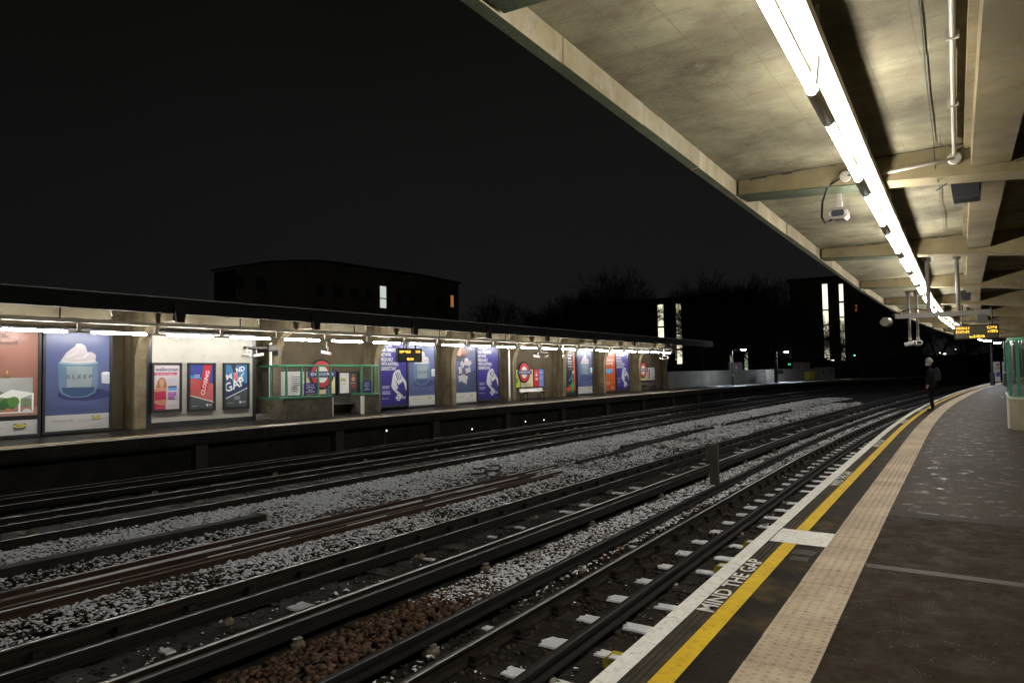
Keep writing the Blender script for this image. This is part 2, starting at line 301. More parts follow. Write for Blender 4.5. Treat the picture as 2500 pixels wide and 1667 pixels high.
class Print:
    """flat print on a sheet: u across (m), v up (m); each layer lies 1.5 mm in front of the last"""
    def __init__(s, w, h): s.w, s.h = w, h; s.p = MB(); s.t = []; s.mp = []; s.mt = []; s.d = .002; s.vm = lambda v: v
    def _mi(s, lst, col):
        k = col if isinstance(col, bpy.types.Material) else plain('print_%02x%02x%02x' % tuple(int(max(0, min(1, c))*255) for c in col), col, .32, spec=.35)
        if k not in lst: lst.append(k)
        return lst.index(k)
    def poly(s, pts, col):
        s.d += .0012; V = [(s.d, p[0]*s.w, s.vm(p[1])*s.h) for p in pts]; s.p.add(V, [tuple(range(len(V)))], s._mi(s.mp, col)); return s
    def rect(s, u0, u1, v0, v1, col): return s.poly([(u0, v0), (u1, v0), (u1, v1), (u0, v1)], col)
    def ell(s, u, v, a, b, col, n=20, t0=0, t1=360, rot=0):
        c, sn = math.cos(R(rot)), math.sin(R(rot)); P = []
        for k in range(n):
            t = R(t0+(t1-t0)*k/(n if t1-t0 >= 360 else n-1)); x, y = a*math.cos(t)*s.w, b*math.sin(t)*s.h
            P.append((u+(x*c-y*sn)/s.w, v+(x*sn+y*c)/s.h))
        return s.poly(P, col)
    def ring(s, u, v, a0, a1, col, n=32):
        """circular ring, radii in metres"""
        s.d += .0012; V = []
        for k in range(n):
            t = 2*math.pi*k/n
            V += [(s.d, u*s.w+a0*math.cos(t), v*s.h+a0*math.sin(t)), (s.d, u*s.w+a1*math.cos(t), v*s.h+a1*math.sin(t))]
        s.p.add(V, [(2*k, 2*k+1, (2*k+3) % (2*n), (2*k+2) % (2*n)) for k in range(n)], s._mi(s.mp, col)); return s
    def text(s, txt, u0, v0, du, dv, col, bold=.0, rot=0):
        s.d += .0012; V, F = text_geo(txt, bold); c, sn = math.cos(R(rot)), math.sin(R(rot))
        dv = s.vm(v0+dv)-s.vm(v0); v0 = s.vm(v0); X = V[:, 0]*du*s.w; Y = V[:, 1]*dv*s.h
        q = MB(); s.t.append((q, col)); q.add([(s.d, u0*s.w+x*c-y*sn, v0*s.h+x*sn+y*c) for x, y in zip(X, Y)], F, 0); return s
    def lines(s, u0, u1, vt, vb, n, col, fill=.5, jag=.3):
        for k in range(n):
            v = vt-(vt-vb)*(k+.5)/n; hh = (vt-vb)/n*fill/2; s.rect(u0, u0+(u1-u0)*(1-jag*random.random()), v-hh, v+hh, col)
        return s
    def build(s, parent, loc=(0, 0, 0), rot=(0, 0, 0), name='printed_sheet'):
        if s.p.n: s.p.build(name, s.mp, parent, loc=loc, rot=rot, fix=False)
        for q, c in s.t: q.build('lettering', s.mt[s._mi(s.mt, c)], parent, loc=loc, rot=rot, fix=False)
# ================================================================== SETTING
YS = np.concatenate([np.arange(-8, 60, 1.5), np.arange(60, 131, 3)])
g = MB(); g.box(-420, 420, -120, 700, -1.6, -1.25); tag(g.build('ground', ground_m), kind='structure')

# ballast bed between the platforms
def xl(u, y):      # u: 0 at the near platform face, 1 at the far one
    return (NEAR(y)-.05)*(1-u)+(-18.35+D3(y))*u
b = MB(); US = np.linspace(0, 1, 60); YB = np.concatenate([np.arange(-6, 30, .5), np.arange(30, 130, 2.5)])
V = []
for y in YB:
    for u in US:
        x = float(xl(u, y)); xr = -18.3+u*0
        bump = .035*math.sin(x*5.1+y*1.3)*math.sin(y*2.3-x*1.7)
        six = math.exp(-((u-.475)/.10)**2)*.10
        V.append((x, y, -1.075+bump*.5+six))
n = len(US); F = [(i*n+k, i*n+k+1, (i+1)*n+k+1, (i+1)*n+k) for i in range(len(YB)-1) for k in range(n-1)]
b.add(V, F); tag(b.build('track_bed', bed_m, smooth=True), kind='structure')

# ------------------------------------------------------------------ tracks
SN_V = []
def snow_patch(w, l, seed):
    r = random.Random(seed); P = []
    nx, ny = 8, 6
    for k in range(nx): P.append((-w/2+w*k/nx, -l/2+r.uniform(-.03, .03)*l))
    for k in range(ny): P.append((w/2+r.uniform(-.01, .01)*w, -l/2+l*k/ny))
    for k in range(nx): P.append((w/2-w*k/nx, l/2+r.uniform(-.05, .03)*l))
    for k in range(ny): P.append((-w/2+r.uniform(-.10, .10)*w, l/2-l*k/ny))
    m = MB(); c = len(P); z = .018
    V = [(x, y, .0) for x, y in P]+[(x*.97, y*.94, z) for x, y in P]
    m.add(V, [(i, (i+1) % c, c+(i+1) % c, c+i) for i in range(c)]+[tuple(range(c, 2*c))])
    return m.mesh('snow', snow_m)
SNOW_A = [snow_patch(.34, .235, k) for k in range(6)]; SNOW_B = [snow_patch(.44, .20, 20+k) for k in range(6)]; SNOW_S = [snow_patch(.16, .10, 40+k) for k in range(4)]
def sleeper_mesh(ln): m = MB(); m.cbox(-ln/2, ln/2, -.125, .125, -.13, 0, .012); return m.mesh('sleeper', sleeper_m)
SL = sleeper_mesh(2.6)
def chair_mesh(xs):
    m = MB()
    for x in xs:
        m.box(x-.15, x+.15, -.09, .09, .0, .03); m.box(x-.12, x-.045, -.05, .05, .03, .085); m.box(x+.045, x+.12, -.05, .05, .03, .085)
    return m.mesh('rail_chair', rail_side)
CH = chair_mesh((-.75, .75))
def insul_mesh(xs):
    m = MB()
    for x in xs: m.lathe([(.075, 0), (.075, .03), (.05, .05), (.05, .08)], (x, 0, 0), 8)
    return m.mesh('insulator', plain('insulator_ceramic', (.16, .13, .09), .4))
RAILP = [(-.068, -.155), (.068, -.155), (.068, -.143), (.012, -.125), (.010, -.045), (.036, -.034), (.036, -.007), (.031, 0), (.006, .0005), (-.029, -.001), (-.036, -.010), (-.036, -.034), (-.010, -.045), (-.012, -.125), (-.068, -.143)]
CONDP = [(-.07, -.12), (.07, -.12), (.07, -.105), (.022, -.09), (.022, -.055), (.04, -.045), (.04, -.005), (.034, 0), (.010, .0005), (-.034, -.001), (-.04, -.005), (-.04, -.045), (-.022, -.055), (-.022, -.09), (-.07, -.105)]
RT = -.90
def track(label, cx, fn, gauge, cond, y0, y1, sl_y, snow, group='railway tracks between the platforms'):
    """cond: list of (offset from the centre, height above the running rail)"""
    root = thing('railway_track', label, 'track', (0, 0, 0), group=group)
    ys = np.concatenate([np.arange(y0, 30, 1.0), np.arange(30, y1+1, 2.5)])
    for sgn in (-1, 1):
        m = MB(); m.sweep([(o, RT+z) for o, z in RAILP], ys, lambda o, y: cx+sgn*gauge/2+o+float(fn(y)), m=[0]*6+[1, 1]+[0]*7); m.build('running_rail', [rail_side, rail_top], root)
    for co, dz in cond:
        m = MB(); m.sweep([(o, RT+dz+z) for o, z in CONDP], ys, lambda o, y: cx+co+o+float(fn(y)), m=[0]*7+[1]+[0]*7); m.build('conductor_rail', [cond_m, cond_top], root)
    ins = insul_mesh([c[0] for c in cond]); r = random.Random(int(abs(cx)*100))
    for i, y in enumerate(np.arange(sl_y[0], sl_y[1], sl_y[2])):
        y = float(y); a = -math.atan(slope(fn, y)); x = cx+float(fn(y))
        s = link('sleeper', SL, root, (x, y, RT-.165), (0, 0, a+r.uniform(-.008, .008)))
        if y < 45:
            link('rail_chair', CH, s, (0, 0, .002))
            if i % 4 == 0: link('insulator', ins, s, (0, 0, .002))
        for (sx_, kind, p) in snow:
            if r.random() < p(y):
                me = {'A': SNOW_A, 'B': SNOW_B, 'S': SNOW_S}[kind]; q = link('snow', r.choice(me), s, (sx_+r.uniform(-.02, .02), r.uniform(-.015, .015), .003), (0, 0, r.uniform(-.05, .05)+(math.pi if r.random() < .0 else 0)))
                q.scale = (r.uniform(.85, 1.08), r.uniform(.7, 1.05), 1)
    return root
one = lambda p: (lambda y: p)
T1 = track('electric track beside the near platform with white snow patches on every sleeper', -1.475, lambda y: NEAR(y), 1.50, [(0.08, .045), (-1.17, .08)], -4, 118, (2.05, 68, .755),
           [(-.215, 'A', one(1)), (.37, 'B', one(.92)), (-1.02, 'S', one(.1))])
T2 = track('middle track with dark ballast, second from the near platform', -6.80, D2, 1.50, [(-.0, .05), (1.15, .08)], -4, 118, (1.4, 60, .76),
           [(.30, 'A', one(.22)), (.5, 'S', one(.5)), (-.45, 'S', one(.55)), (.2, 'S', one(.25))])
T3 = track('third track, beyond the wide snowy strip, with snow bits along its near rail', -13.58, D3, 2.0, [(-.03, .045), (-2.0, .07)], -4, 118, (2.0, 58, .80),
           [(.62, 'A', one(.75)), (.40, 'S', one(.5)), (.70, 'S', one(.3))])
T4 = track('farthest track, running below the far platform edge', -16.68, D3, 1.5, [(0, .04)], -4, 118, (4, 50, .85), [])

# spare rails, a timber and cable lengths lying in the wide strip
sp = thing('spare_rail_bundle', 'bundle of long brown rusty spare rails lying in the wide snowy strip', 'rails', (0, 0, 0))
for k, (x0, ya, yb, dx, z) in enumerate([(-9.55, -3, 16.5, 0, -.90), (-9.33, -3, 23, -.10, -.93), (-9.12, -3, 14.8, .04, -.89), (-8.92, -3, 15.5, 0.02, -.91), (-8.72, -3, 15.0, .0, -.90)]):
    m = MB(); m.sweep([(o, z+zz) for o, zz in RAILP], np.arange(ya, yb, .9), lambda o, y: x0+o+dx*(max(0, y-8)/8)**1.5+.02*math.sin(y*.7+k), m=[0]*15)
    m.build('spare_rail', [blotchy('bundle_rust', [(.032, .016, .010), (.062, .029, .017), (.025, .015, .010)], (3, 12), .7, .2, 60)], sp)
    m = MB()
    y = -2.5+k*.3
    while y < yb-1.0:
        l = random.uniform(.5, 2.2)
        if random.random() < .42:
            for yy in np.arange(y, min(y+l, yb-.6), .45):
                xx = x0+dx*(max(0, yy-8)/8)**1.5+.02*math.sin(yy*.7+k)
                w0, w1 = random.uniform(.006, .018), random.uniform(.006, .018); m.add([(xx-w0, yy, z+.003), (xx+w0, yy, z+.003), (xx+w1, yy+.45, z+.003), (xx-w1, yy+.45, z+.003), (xx-w0*.4, yy, z+.012), (xx+w0*.4, yy, z+.012), (xx+w1*.4, yy+.45, z+.012), (xx-w1*.4, yy+.45, z+.012)],
                                                                              [(4, 5, 6, 7), (0, 4, 7, 3), (1, 2, 6, 5), (0, 1, 5, 4), (2, 3, 7, 6)])
        y += l
    m.build('snow', snow_m, sp, fix=False)
t = thing('cable_trough', 'dark straight cable trough with a pale square end lying in the snow', 'trough', (0, 0, 0))
m = MB(); m.cbox(-10.62, -10.38, -4, 7.55, -1.05, -.83, .012); m.build('trough_body', dark_m, t)
m = MB(); m.box(-10.63, -10.37, 7.552, 7.60, -1.05, -.815); m.build('end_plate', plain('pale_end', (.36, .34, .30), .6), t)
for k, (pts, lab) in enumerate([([(-9.9, 20.5), (-9.8, 23), (-9.95, 26), (-9.75, 29)], 'dark coiled cable heap lying on the snow nearest the spare rails'),
                                ([(-9.3, 16.5), (-9.35, 19), (-9.65, 22), (-9.6, 25.5)], 'rusty bent rail end trailing off beyond the spare rails'),
                                ([(-9.8, 31), (-9.85, 34), (-9.75, 38), (-9.6, 42)], 'dark length of rail lying far down the snowy strip')]):
    m = MB(); m.tube([(x, y, -.93) for x, y in pts], .07, 6); tag(m.build('scrap_rail', rail_side), lab, 'rail')
m = MB()
for k in range(2):
    m.tube([(-10.15+.17*math.cos(a*.5)*(1+.06*k), 13.3+k*.55+.26*math.sin(a*.5), -.93+.01*a+.02*math.sin(a*2)) for a in range(0, 20)], .022, 6)
tag(m.build('cable_coil', steel_d), 'loops of dark cable lying on the snow beside the spare rails', 'cable')
# steel stump between the tracks
p = thing('trackside_post', 'short dark steel post with a notched head standing between the two nearest tracks', 'post', (-5.08, 15.1, -1.06), R(20))
m = MB(); m.box(-.10, .07, -.07, .07, 0, .72); m.prism([(-.17, .62), (.07, .62), (.07, .95), (-.17, .95)], 'y', -.08, .08); m.build('post_body', steel_d, p)
m = MB(); m.box(.072, .10, -.09, .09, 0, .955); m.build('post_flange', plain('brown_steel', (.12, .095, .075), .5, var=.3), p)
m = MB(); m.box(-.18, .14, -.16, .16, 0, .03); m.build('base_plate', steel_d, p)
# yellow cable clamps by the near platform
yc = plain('yellow_plastic', (.42, .33, .02), .5, var=.3)
for k, (y, lab) in enumerate([(5.62, 'yellow snow-topped cable clamp below the first MIND THE GAP letters'), (8.9, 'yellow cable clamp below the platform edge near the white patch'), (10.3, 'smaller yellow cable clamp farther along under the platform edge')]):
    x = float(NEAR(y)); c = thing('cable_clamp', lab, 'clamp', (x-.93, y, -1.06), group='yellow cable clamps under the platform edge')
    m = MB(); m.cbox(-.17, .13, -.08, .08, 0, .12, .03); m.build('clamp_body', yc, c); m = MB(); m.cbox(.16, .42, -.07, .07, 0, .10, .025); m.build('clamp_body', yc, c)
    m = MB(); m.cbox(-.10, .11, -.11, -.03, .121, .135, .004); m.cbox(.18, .36, -.09, -.02, .101, .115, .004); m.build('snow', snow_m, c)

# ------------------------------------------------------------------ ballast stones
def icosa():
    p = (1+5**.5)/2; v = np.array([(-1, p, 0), (1, p, 0), (-1, -p, 0), (1, -p, 0), (0, -1, p), (0, 1, p), (0, -1, -p), (0, 1, -p), (p, 0, -1), (p, 0, 1), (-p, 0, -1), (-p, 0, 1)], float)
    f = np.array([(0, 11, 5), (0, 5, 1), (0, 1, 7), (0, 7, 10), (0, 10, 11), (1, 5, 9), (5, 11, 4), (11, 10, 2), (10, 7, 6), (7, 1, 8), (3, 9, 4), (3, 4, 2), (3, 2, 6), (3, 6, 8), (3, 8, 9), (4, 9, 5), (2, 4, 11), (6, 2, 10), (8, 6, 7), (9, 8, 1)])
    return v/np.linalg.norm(v[0]), f
def vnoise(x, y, s, seed):
    r = np.random.default_rng(seed); G = r.random((256, 256)); x = x*s+1000; y = y*s+1000
    i, j = np.floor(x).astype(int), np.floor(y).astype(int); a, c = x-i, y-j; a = a*a*(3-2*a); c = c*c*(3-2*c)
    g = lambda p, q: G[p % 256, q % 256]
    return (g(i, j)*(1-a)+g(i+1, j)*a)*(1-c)+(g(i, j+1)*(1-a)+g(i+1, j+1)*a)*c
def stones(name, xa, xb, fn, y0, y1, dens, snowf, tone, z0, mound=0., smin=.018, smax=.037):
    """strip xa..xb carried along fn; dens(y) stones per square metre; snowf(x, y) the share of snow"""
    P = []
    for y in np.arange(y0, y1, 1.0):
        k = int(dens(y)*(xb-xa)); u = rng.random(k); P.append(np.stack([u, y+rng.random(k)], 1))
    P = np.concatenate(P); u, y = P[:, 0], P[:, 1]; x = xa+(xb-xa)*u+fn(y); n = len(P)
    sc = smin+(smax-smin)*rng.random(n)**1.5; sc *= np.clip(1+(y-14)/40, 1, 2.0)
    z = z0+mound*np.sin(np.pi*u)+.012*rng.standard_normal(n)
    bv, bf = icosa(); V = bv[None]*(1+.42*rng.standard_normal((n, 12, 1)).clip(-1.2, 1.2)); V *= sc[:, None, None]*np.array([1.15, .95, .72])*(1+.2*rng.standard_normal((n, 1, 3)).clip(-1.2, 1.2))
    s = snowf(x, y); s = (s+.26*(vnoise(x, y, 1.6, 5)-.5)+.16*(vnoise(x, y, 6, 6)-.5)+.05*(rng.random(n)-.5)).astype(np.float32)
    a = rng.random(n)*6.283; t = (rng.random(n)-.5)*1.2; ca, sa, ct, st = np.cos(a), np.sin(a), np.cos(t), np.sin(t)
    X, Y, Z = V[..., 0], V[..., 1], V[..., 2]; Y, Z = Y*ct[:, None]-Z*st[:, None], Y*st[:, None]+Z*ct[:, None]; X, Y = X*ca[:, None]-Y*sa[:, None], X*sa[:, None]+Y*ca[:, None]
    V = np.stack([X+x[:, None], Y+y[:, None], Z+z[:, None]], -1).reshape(-1, 3); F = (bf[None]+12*np.arange(n)[:, None, None]).reshape(-1, 3)
    me = bpy.data.meshes.new(name); me.vertices.add(len(V)); me.vertices.foreach_set('co', V.ravel().astype(np.float32))
    me.loops.add(F.size); me.loops.foreach_set('vertex_index', F.ravel().astype(np.int32)); me.polygons.add(len(F)); me.polygons.foreach_set('loop_start', np.arange(0, F.size, 3, dtype=np.int32))
    me.update(); me.validate()
    tn = np.array(tone)[rng.integers(0, len(tone), n)]*(.7+.6*rng.random((n, 1))); tn = np.concatenate([tn, np.ones((n, 1))], 1)
    at = me.attributes.new('tint', 'FLOAT_COLOR', 'POINT'); at.data.foreach_set('color', np.repeat(tn, 12, 0).ravel().astype(np.float32))
    at = me.attributes.new('snow', 'FLOAT', 'POINT'); at.data.foreach_set('value', np.repeat(s, 12).astype(np.float32))
    me.materials.append(stone_m); return tag(link(name, me), kind='stuff')
GR = [(.045, .036, .028), (.06, .045, .032), (.035, .03, .026), (.075, .05, .032)]
RED = [(.105, .055, .031), (.075, .042, .026), (.13, .080, .050), (.056, .037, .025), (.09, .064, .042)]
sm = lambda a, b: (lambda y: np.clip((y-a)/(b-a), 0, 1))
d_near = lambda y: 620 if y < 10 else (440 if y < 18 else (230 if y < 32 else 100))
stones('ballast', -5.52, -4.50, lambda y: (D2(y)+(NEAR(y)+1.77)*0), 1.2, 46, d_near, lambda x, y: .44*sm(4.9, 7.4)(y)-.02, RED, -1.035, .05)
stones('ballast', -8.62, -7.70, D2, 1.5, 52, d_near, lambda x, y: .425+0*y, GR, -1.00, .09)
stones('ballast', -9.75, -8.60, D2, 14.5, 52, d_near, lambda x, y: .42+0*y, GR, -1.0, .03)
stones('ballast', -12.32, -9.72, lambda y: .5*(D2(y)+D3(y)), 1.5, 60, lambda y: 430 if y < 12 else (240 if y < 24 else 95), lambda x, y: .475+.05*np.sin(x*2.2+1.2)+0*y, GR, -1.02, .08, .022, .040)
stones('ballast', -7.45, -6.12, D2, 1.5, 26, lambda y: 170 if y < 14 else 60, lambda x, y: .16+.05*((x+6.1-D2(y)) > -.45), [(.03, .026, .022), (.045, .035, .026), (.022, .02, .018)], -1.085, 0)
stones('ballast', -2.20, -.80, lambda y: NEAR(y), 1.5, 26, lambda y: 230 if y < 14 else 70, lambda x, y: .12+0*y, [(.04, .028, .02), (.06, .036, .022), (.028, .024, .02)], -1.085, 0, .02, .035)
stones('ballast', -3.02, -2.30, lambda y: NEAR(y), 1.5, 26, lambda y: 230 if y < 14 else 70, lambda x, y: .17+0*y, [(.03, .025, .02), (.045, .035, .026)], -1.07, 0)
stones('ballast', -.80, -.08, lambda y: NEAR(y), 1.5, 20, lambda y: 200 if y < 14 else 70, lambda x, y: .18+0*y, [(.03, .025, .02), (.045, .03, .022)], -1.085, 0, .02, .035)
stones('ballast', -14.5, -12.62, D3, 2, 34, lambda y: 60, lambda x, y: .15+0*y, [(.028, .024, .02), (.04, .03, .022)], -1.085, 0)

# ------------------------------------------------------------------ near platform
YP = np.concatenate([np.arange(-5, 40, .75), np.arange(40, 118, 2)])
nf = lambda o, y: float(NEAR(y))+o
npf = thing('near_platform', 'near platform', None, kind='structure')
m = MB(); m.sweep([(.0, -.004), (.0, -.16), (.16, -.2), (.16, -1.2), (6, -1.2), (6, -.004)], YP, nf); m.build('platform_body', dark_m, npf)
m = MB(); m.sweep([(-.004, -.02), (.0, .0), (.115, .0)], YP, nf, closed=False); m.sweep([(-.004, -.16), (-.004, -.02)], YP, nf, closed=False); m.build('white_edge_line', white_line, npf, fix=False)
prof = [(.115, 0), (.122, -.006), (.134, -.006), (.140, 0), (.154, 0), (.159, -.006), (.171, -.006), (.176, 0), (.190, 0), (.195, -.006), (.207, -.006), (.212, 0), (.248, 0)]
m = MB(); m.sweep(prof, YP, nf, closed=False); m.build('ribbed_coping', groove_m, npf, fix=False)
m = MB(); m.sweep([(.248, .002), (.360, .002)], YP, nf, closed=False); m.build('yellow_line', yellow_line, npf, fix=False)
m = MB(); m.sweep([(.360, -.001), (.592, -.001)], YP, nf, closed=False); m.build('edge_strip', asph2_m, npf, fix=False)
m = MB(); m.sweep([(.938, 0), (1.6, .0), (2.6, .0), (3.9, .0), (5.9, .0)], np.append(YP[YP < 8.2], 8.25), nf, closed=False); m.build('paving', asph_m, npf, fix=False)
m = MB(); m.sweep([(.938, .002), (1.6, .002), (2.6, .002), (3.9, .002), (5.9, .002)], np.insert(YP[YP > 8.3], 0, 8.25), nf, closed=False); m.build('paving', wet_m, npf, fix=False)
# tactile slabs with blisters, one object each
def tact(nx, ny, w, l):
    m = MB(); m.box(-w/2, w/2, -l/2+.002, l/2-.002, -.05, .0)
    for i in range(nx):
        for j in range(ny):
            cx, cy = -w/2+(i+.5)*w/nx, -l/2+(j+.5)*l/ny; V = []
            for rr, zz in ((.013, .0), (.0095, .0045)):
                V += [(cx+rr*math.cos(k*math.pi/3), cy+rr*math.sin(k*math.pi/3), zz) for k in range(6)]
            m.add(V, [(k, (k+1) % 6, 6+(k+1) % 6, 6+k) for k in range(6)]+[(6, 7, 8, 9, 10, 11)])
    return m.mesh('tactile_slab', tact_m)
TS = tact(6, 7, .343, .397); y = 1.2
while y < 62:
    o = link('tactile_slab', TS, npf, (float(NEAR(y))+.765+random.uniform(-.002, .002), y, .001+random.uniform(0, .002)), (random.uniform(-.003, .003), random.uniform(-.003, .003), -math.atan(slope(NEAR, y)))); y += .40
m = MB(); m.sweep([(.592, .0), (.938, .0)], np.arange(62, 118, 2), nf, closed=False); m.build('tactile_strip', tact_m, npf, fix=False)
# white square patch, repair strips and stencilled words
def quad(o0, o1, y0, y1, z, name, mat, wob=.0):
    m = MB(); V = [(float(NEAR(y))+o+random.uniform(-wob, wob), y+random.uniform(-wob, wob), z) for o, y in ((o0, y0), ((o0+o1)/2, y0), (o1, y0), (o1, (y0+y1)/2), (o1, y1), ((o0+o1)/2, y1), (o0, y1), (o0, (y0+y1)/2))]
    m.add(V, [tuple(range(8))]); return m.build(name, mat, npf, fix=False)
quad(.128, .60, 6.50, 7.06, .0045, 'white_patch', white_line, .006)
pale = blotchy('pale_repair', [(.034, .028, .018), (.056, .045, .028), (.026, .021, .015)], (4, 14), .6, .2, 70)
quad(.38, .56, 6.16, 6.33, .003, 'concrete_patch', pale, .012); quad(.40, .54, 5.95, 6.09, .003, 'concrete_patch', pale, .012)
quad(.95, 2.1, 6.05, 6.16, .003, 'joint_strip', pale, .02); quad(.95, 1.5, 3.10, 3.22, .003, 'joint_strip', pale, .02)
def ground_text(txt, ya, yb):
    V, F = text_geo(txt, .018); m = MB(); P = []
    for u, v in V:
        y = ya+(yb-ya)*u; P.append((float(NEAR(y))+.240-.115*v, y, .0035))
    m.add(P, F); m.build('lettering', white_line, npf, fix=False)
for ya in (4.42, 9.95, 15.1, 21.6, 27.4, 33.0): ground_text('MIND THE GAP', ya, ya+1.40)

# cracks and tar repairs in the paving
crk = plain('paving_crack', (.010, .008, .006), .95, spec=.1)
rr_ = random.Random(5)
for (o0, y0, o1, y1) in ((1.0, 2.9, 1.9, 3.9), (1.3, 4.6, 1.0, 6.0), (1.5, 5.4, 2.2, 5.0), (1.05, 7.0, 1.6, 8.1), (1.2, 9.2, 1.9, 10.4), (1.5, 12.0, 1.1, 14.5)):
    m = MB(); n = 14; L_ = []
    for k in range(n+1):
        t_ = k/n; L_.append((o0+(o1-o0)*t_+rr_.uniform(-.03, .03), y0+(y1-y0)*t_+rr_.uniform(-.03, .03)))
    for k in range(n):
        (a, b_), (c, d) = L_[k], L_[k+1]; w = rr_.uniform(.0006, .0022); m.add([(float(NEAR(b_))+a-w, b_, .0042), (float(NEAR(b_))+a+w, b_+.002, .0042), (float(NEAR(d))+c+w, d+.002, .0042), (float(NEAR(d))+c-w, d, .0042)], [(0, 1, 2, 3)])
    m.build('crack', crk, npf, fix=False)
# ------------------------------------------------------------------ far platform
fpf = thing('far_platform', 'far platform', None, kind='structure')
ff = lambda o, y: -18.3+o+float(D3(y)); YF = np.concatenate([np.arange(-6, 60, 2), np.arange(60, 118, 3)])
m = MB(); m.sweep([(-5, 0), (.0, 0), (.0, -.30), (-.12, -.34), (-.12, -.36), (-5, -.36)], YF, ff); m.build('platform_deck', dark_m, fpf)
wetdeck = asphalt('wet_deck', .12, .34, (.010, .009, .008), (.020, .0175, .015), .99)
m = MB(); m.sweep([(-4.9, .004), (-.62, .004)], YF, ff, closed=False); m.build('paving', wetdeck, fpf, fix=False)
m = MB(); m.sweep([(-.10, .004), (.004, .004), (.004, -.02)], YF, ff, closed=False); m.build('white_edge_line', white_line, fpf, fix=False)
m = MB(); m.sweep([(-.36, .006), (-.25, .006)], YF, ff, closed=False); m.build('yellow_line', blotchy('dirty_yellow', [(.20, .14, .03), (.27, .19, .05), (.12, .09, .04)], (3, 18), .6, .1, 60), fpf, fix=False)
m = MB(); m.sweep([(-.25, .004), (-.10, .004)], YF, ff, closed=False); m.build('ribbed_coping', groove_m, fpf, fix=False)
m = MB(); m.sweep([(-.62, .008), (-.36, .008)], YF, ff, closed=False); m.build('tactile_strip', tact_m, fpf, fix=False)
quad_f = MB(); quad_f.add([(-18.31, 13.2, .010), (-18.31, 14.6, .010), (-18.62, 14.6, .010), (-18.62, 13.2, .010)], [(0, 1, 2, 3)]); quad_f.build('white_patch', white_line, fpf, fix=False)
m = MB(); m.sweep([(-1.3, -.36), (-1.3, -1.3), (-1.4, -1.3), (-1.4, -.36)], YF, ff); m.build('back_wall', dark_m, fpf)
for y in np.arange(1.2, 60, 5.02):
    m = MB(); m.cbox(-18.62+float(D3(y)), -18.36+float(D3(y)), y-.18, y+.18, -1.25, -.362, .02); m.build('support_pier', plain('dark_pier', (.035, .03, .024), .85, var=.3), fpf)
for y in np.arange(3, 58, 1.55):
    m = MB(); m.lathe([(.022, 0), (.022, .012)], (0, 0, 0), 8); o = m.build('fixing_bolt', steel_d, fpf, loc=(-18.298+float(D3(y)), y+.2*math.sin(y*7), -.13-.05*math.sin(y*3)), rot=(0, R(90), 0))
# ================================================================== NEAR CANOPY
BY = [-2.75, 2.55, 7.5, 12.8, 18.25, 23.6, 29.0, 34.4, 39.8, 45.2, 50.6, 56.0]
cn = thing('platform_canopy', 'pale concrete platform roof overhead at right with cross beams and an edge beam', 'canopy', (0, 0, 0))
YC = np.concatenate([np.arange(-3, 57, .9), [56.4]])
# soffit as one panel per half bay, so that the formwork joints are real
def nmap(o, y, z): return (float(NEAR(y))+o, y, z)
for k in range(len(BY)-1):
    a, c = BY[k]+.34, BY[k+1]; mid = (a+c)/2
    for (p, q, dz) in ((a-.01, mid-.004, 0), (mid+.004, c+.01, .006)):
        m = MB(); ys = np.linspace(p, q, 4)
        m.sweep([(-.34, 3.56+dz), (1.7, 3.56+dz), (4.1, 3.56+dz), (4.1, 3.75), (-.34, 3.75)], ys, nf); m.build('soffit_panel', ceil_m, cn)
m = MB(); m.sweep([(-.5, 3.755), (4.1, 3.755), (4.1, 3.87), (-.5, 3.87)], YC, nf); m.build('roof_slab', roof_m, cn)
for k, y in enumerate(BY):
    m = MB(); x = float(NEAR(y+.17))
    m.prism([(x-.30, 3.415), (x+.7, 3.355), (x+2.0, 3.25), (x+4.1, 3.02), (x+4.1, 3.56), (x-.30, 3.56)], 'y', y, y+.34, [0]*8)
    o = m.build('cross_beam', [beam_m], cn)
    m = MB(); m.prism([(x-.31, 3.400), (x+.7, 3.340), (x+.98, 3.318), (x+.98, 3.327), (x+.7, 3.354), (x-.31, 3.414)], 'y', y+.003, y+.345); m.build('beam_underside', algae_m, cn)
# edge beam: precast panels one by one with open joints
y = -3.0; k = 0
while y < 56:
    l = [1.32, 1.28, 1.36, 1.30][k % 4]; ys = np.linspace(y+.006, y+l-.006, 3); d = random.uniform(-.008, .008)
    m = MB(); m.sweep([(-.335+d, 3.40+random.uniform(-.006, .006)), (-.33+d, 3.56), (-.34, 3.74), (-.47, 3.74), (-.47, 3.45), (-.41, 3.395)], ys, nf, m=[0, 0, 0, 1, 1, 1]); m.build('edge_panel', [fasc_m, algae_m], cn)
    y += l; k += 1
# lengthwise rib with its ledge, one per bay
for k in range(len(BY)-1):
    a, c = BY[k]+.345, BY[k+1]-.003; ys = np.linspace(a, c, 6)
    m = MB(); m.sweep([(1.73, 3.50), (1.78, 3.50), (1.78, 3.33), (2.07, 3.33), (2.07, 3.558), (1.73, 3.558)], ys, nf); m.build('long_rib', beam_m, cn)
# dark rough mortar lines where the soffit meets beams and edge
mort = plain('mortar_crack', (.05, .04, .025), .9)
for k in range(1, 6):
    m = MB(); yy = BY[k]-.004
    x = float(NEAR(yy))-.3
    while x < float(NEAR(yy))+2.0:
        l = random.uniform(.05, .2)
        if random.random() < .6: m.box(x, x+l, yy-random.uniform(.006, .014), yy+.001, 3.545+random.uniform(0, .006), 3.563)
        x += l+random.uniform(.02, .15)
    m.build('mortar_joint', mort, cn)
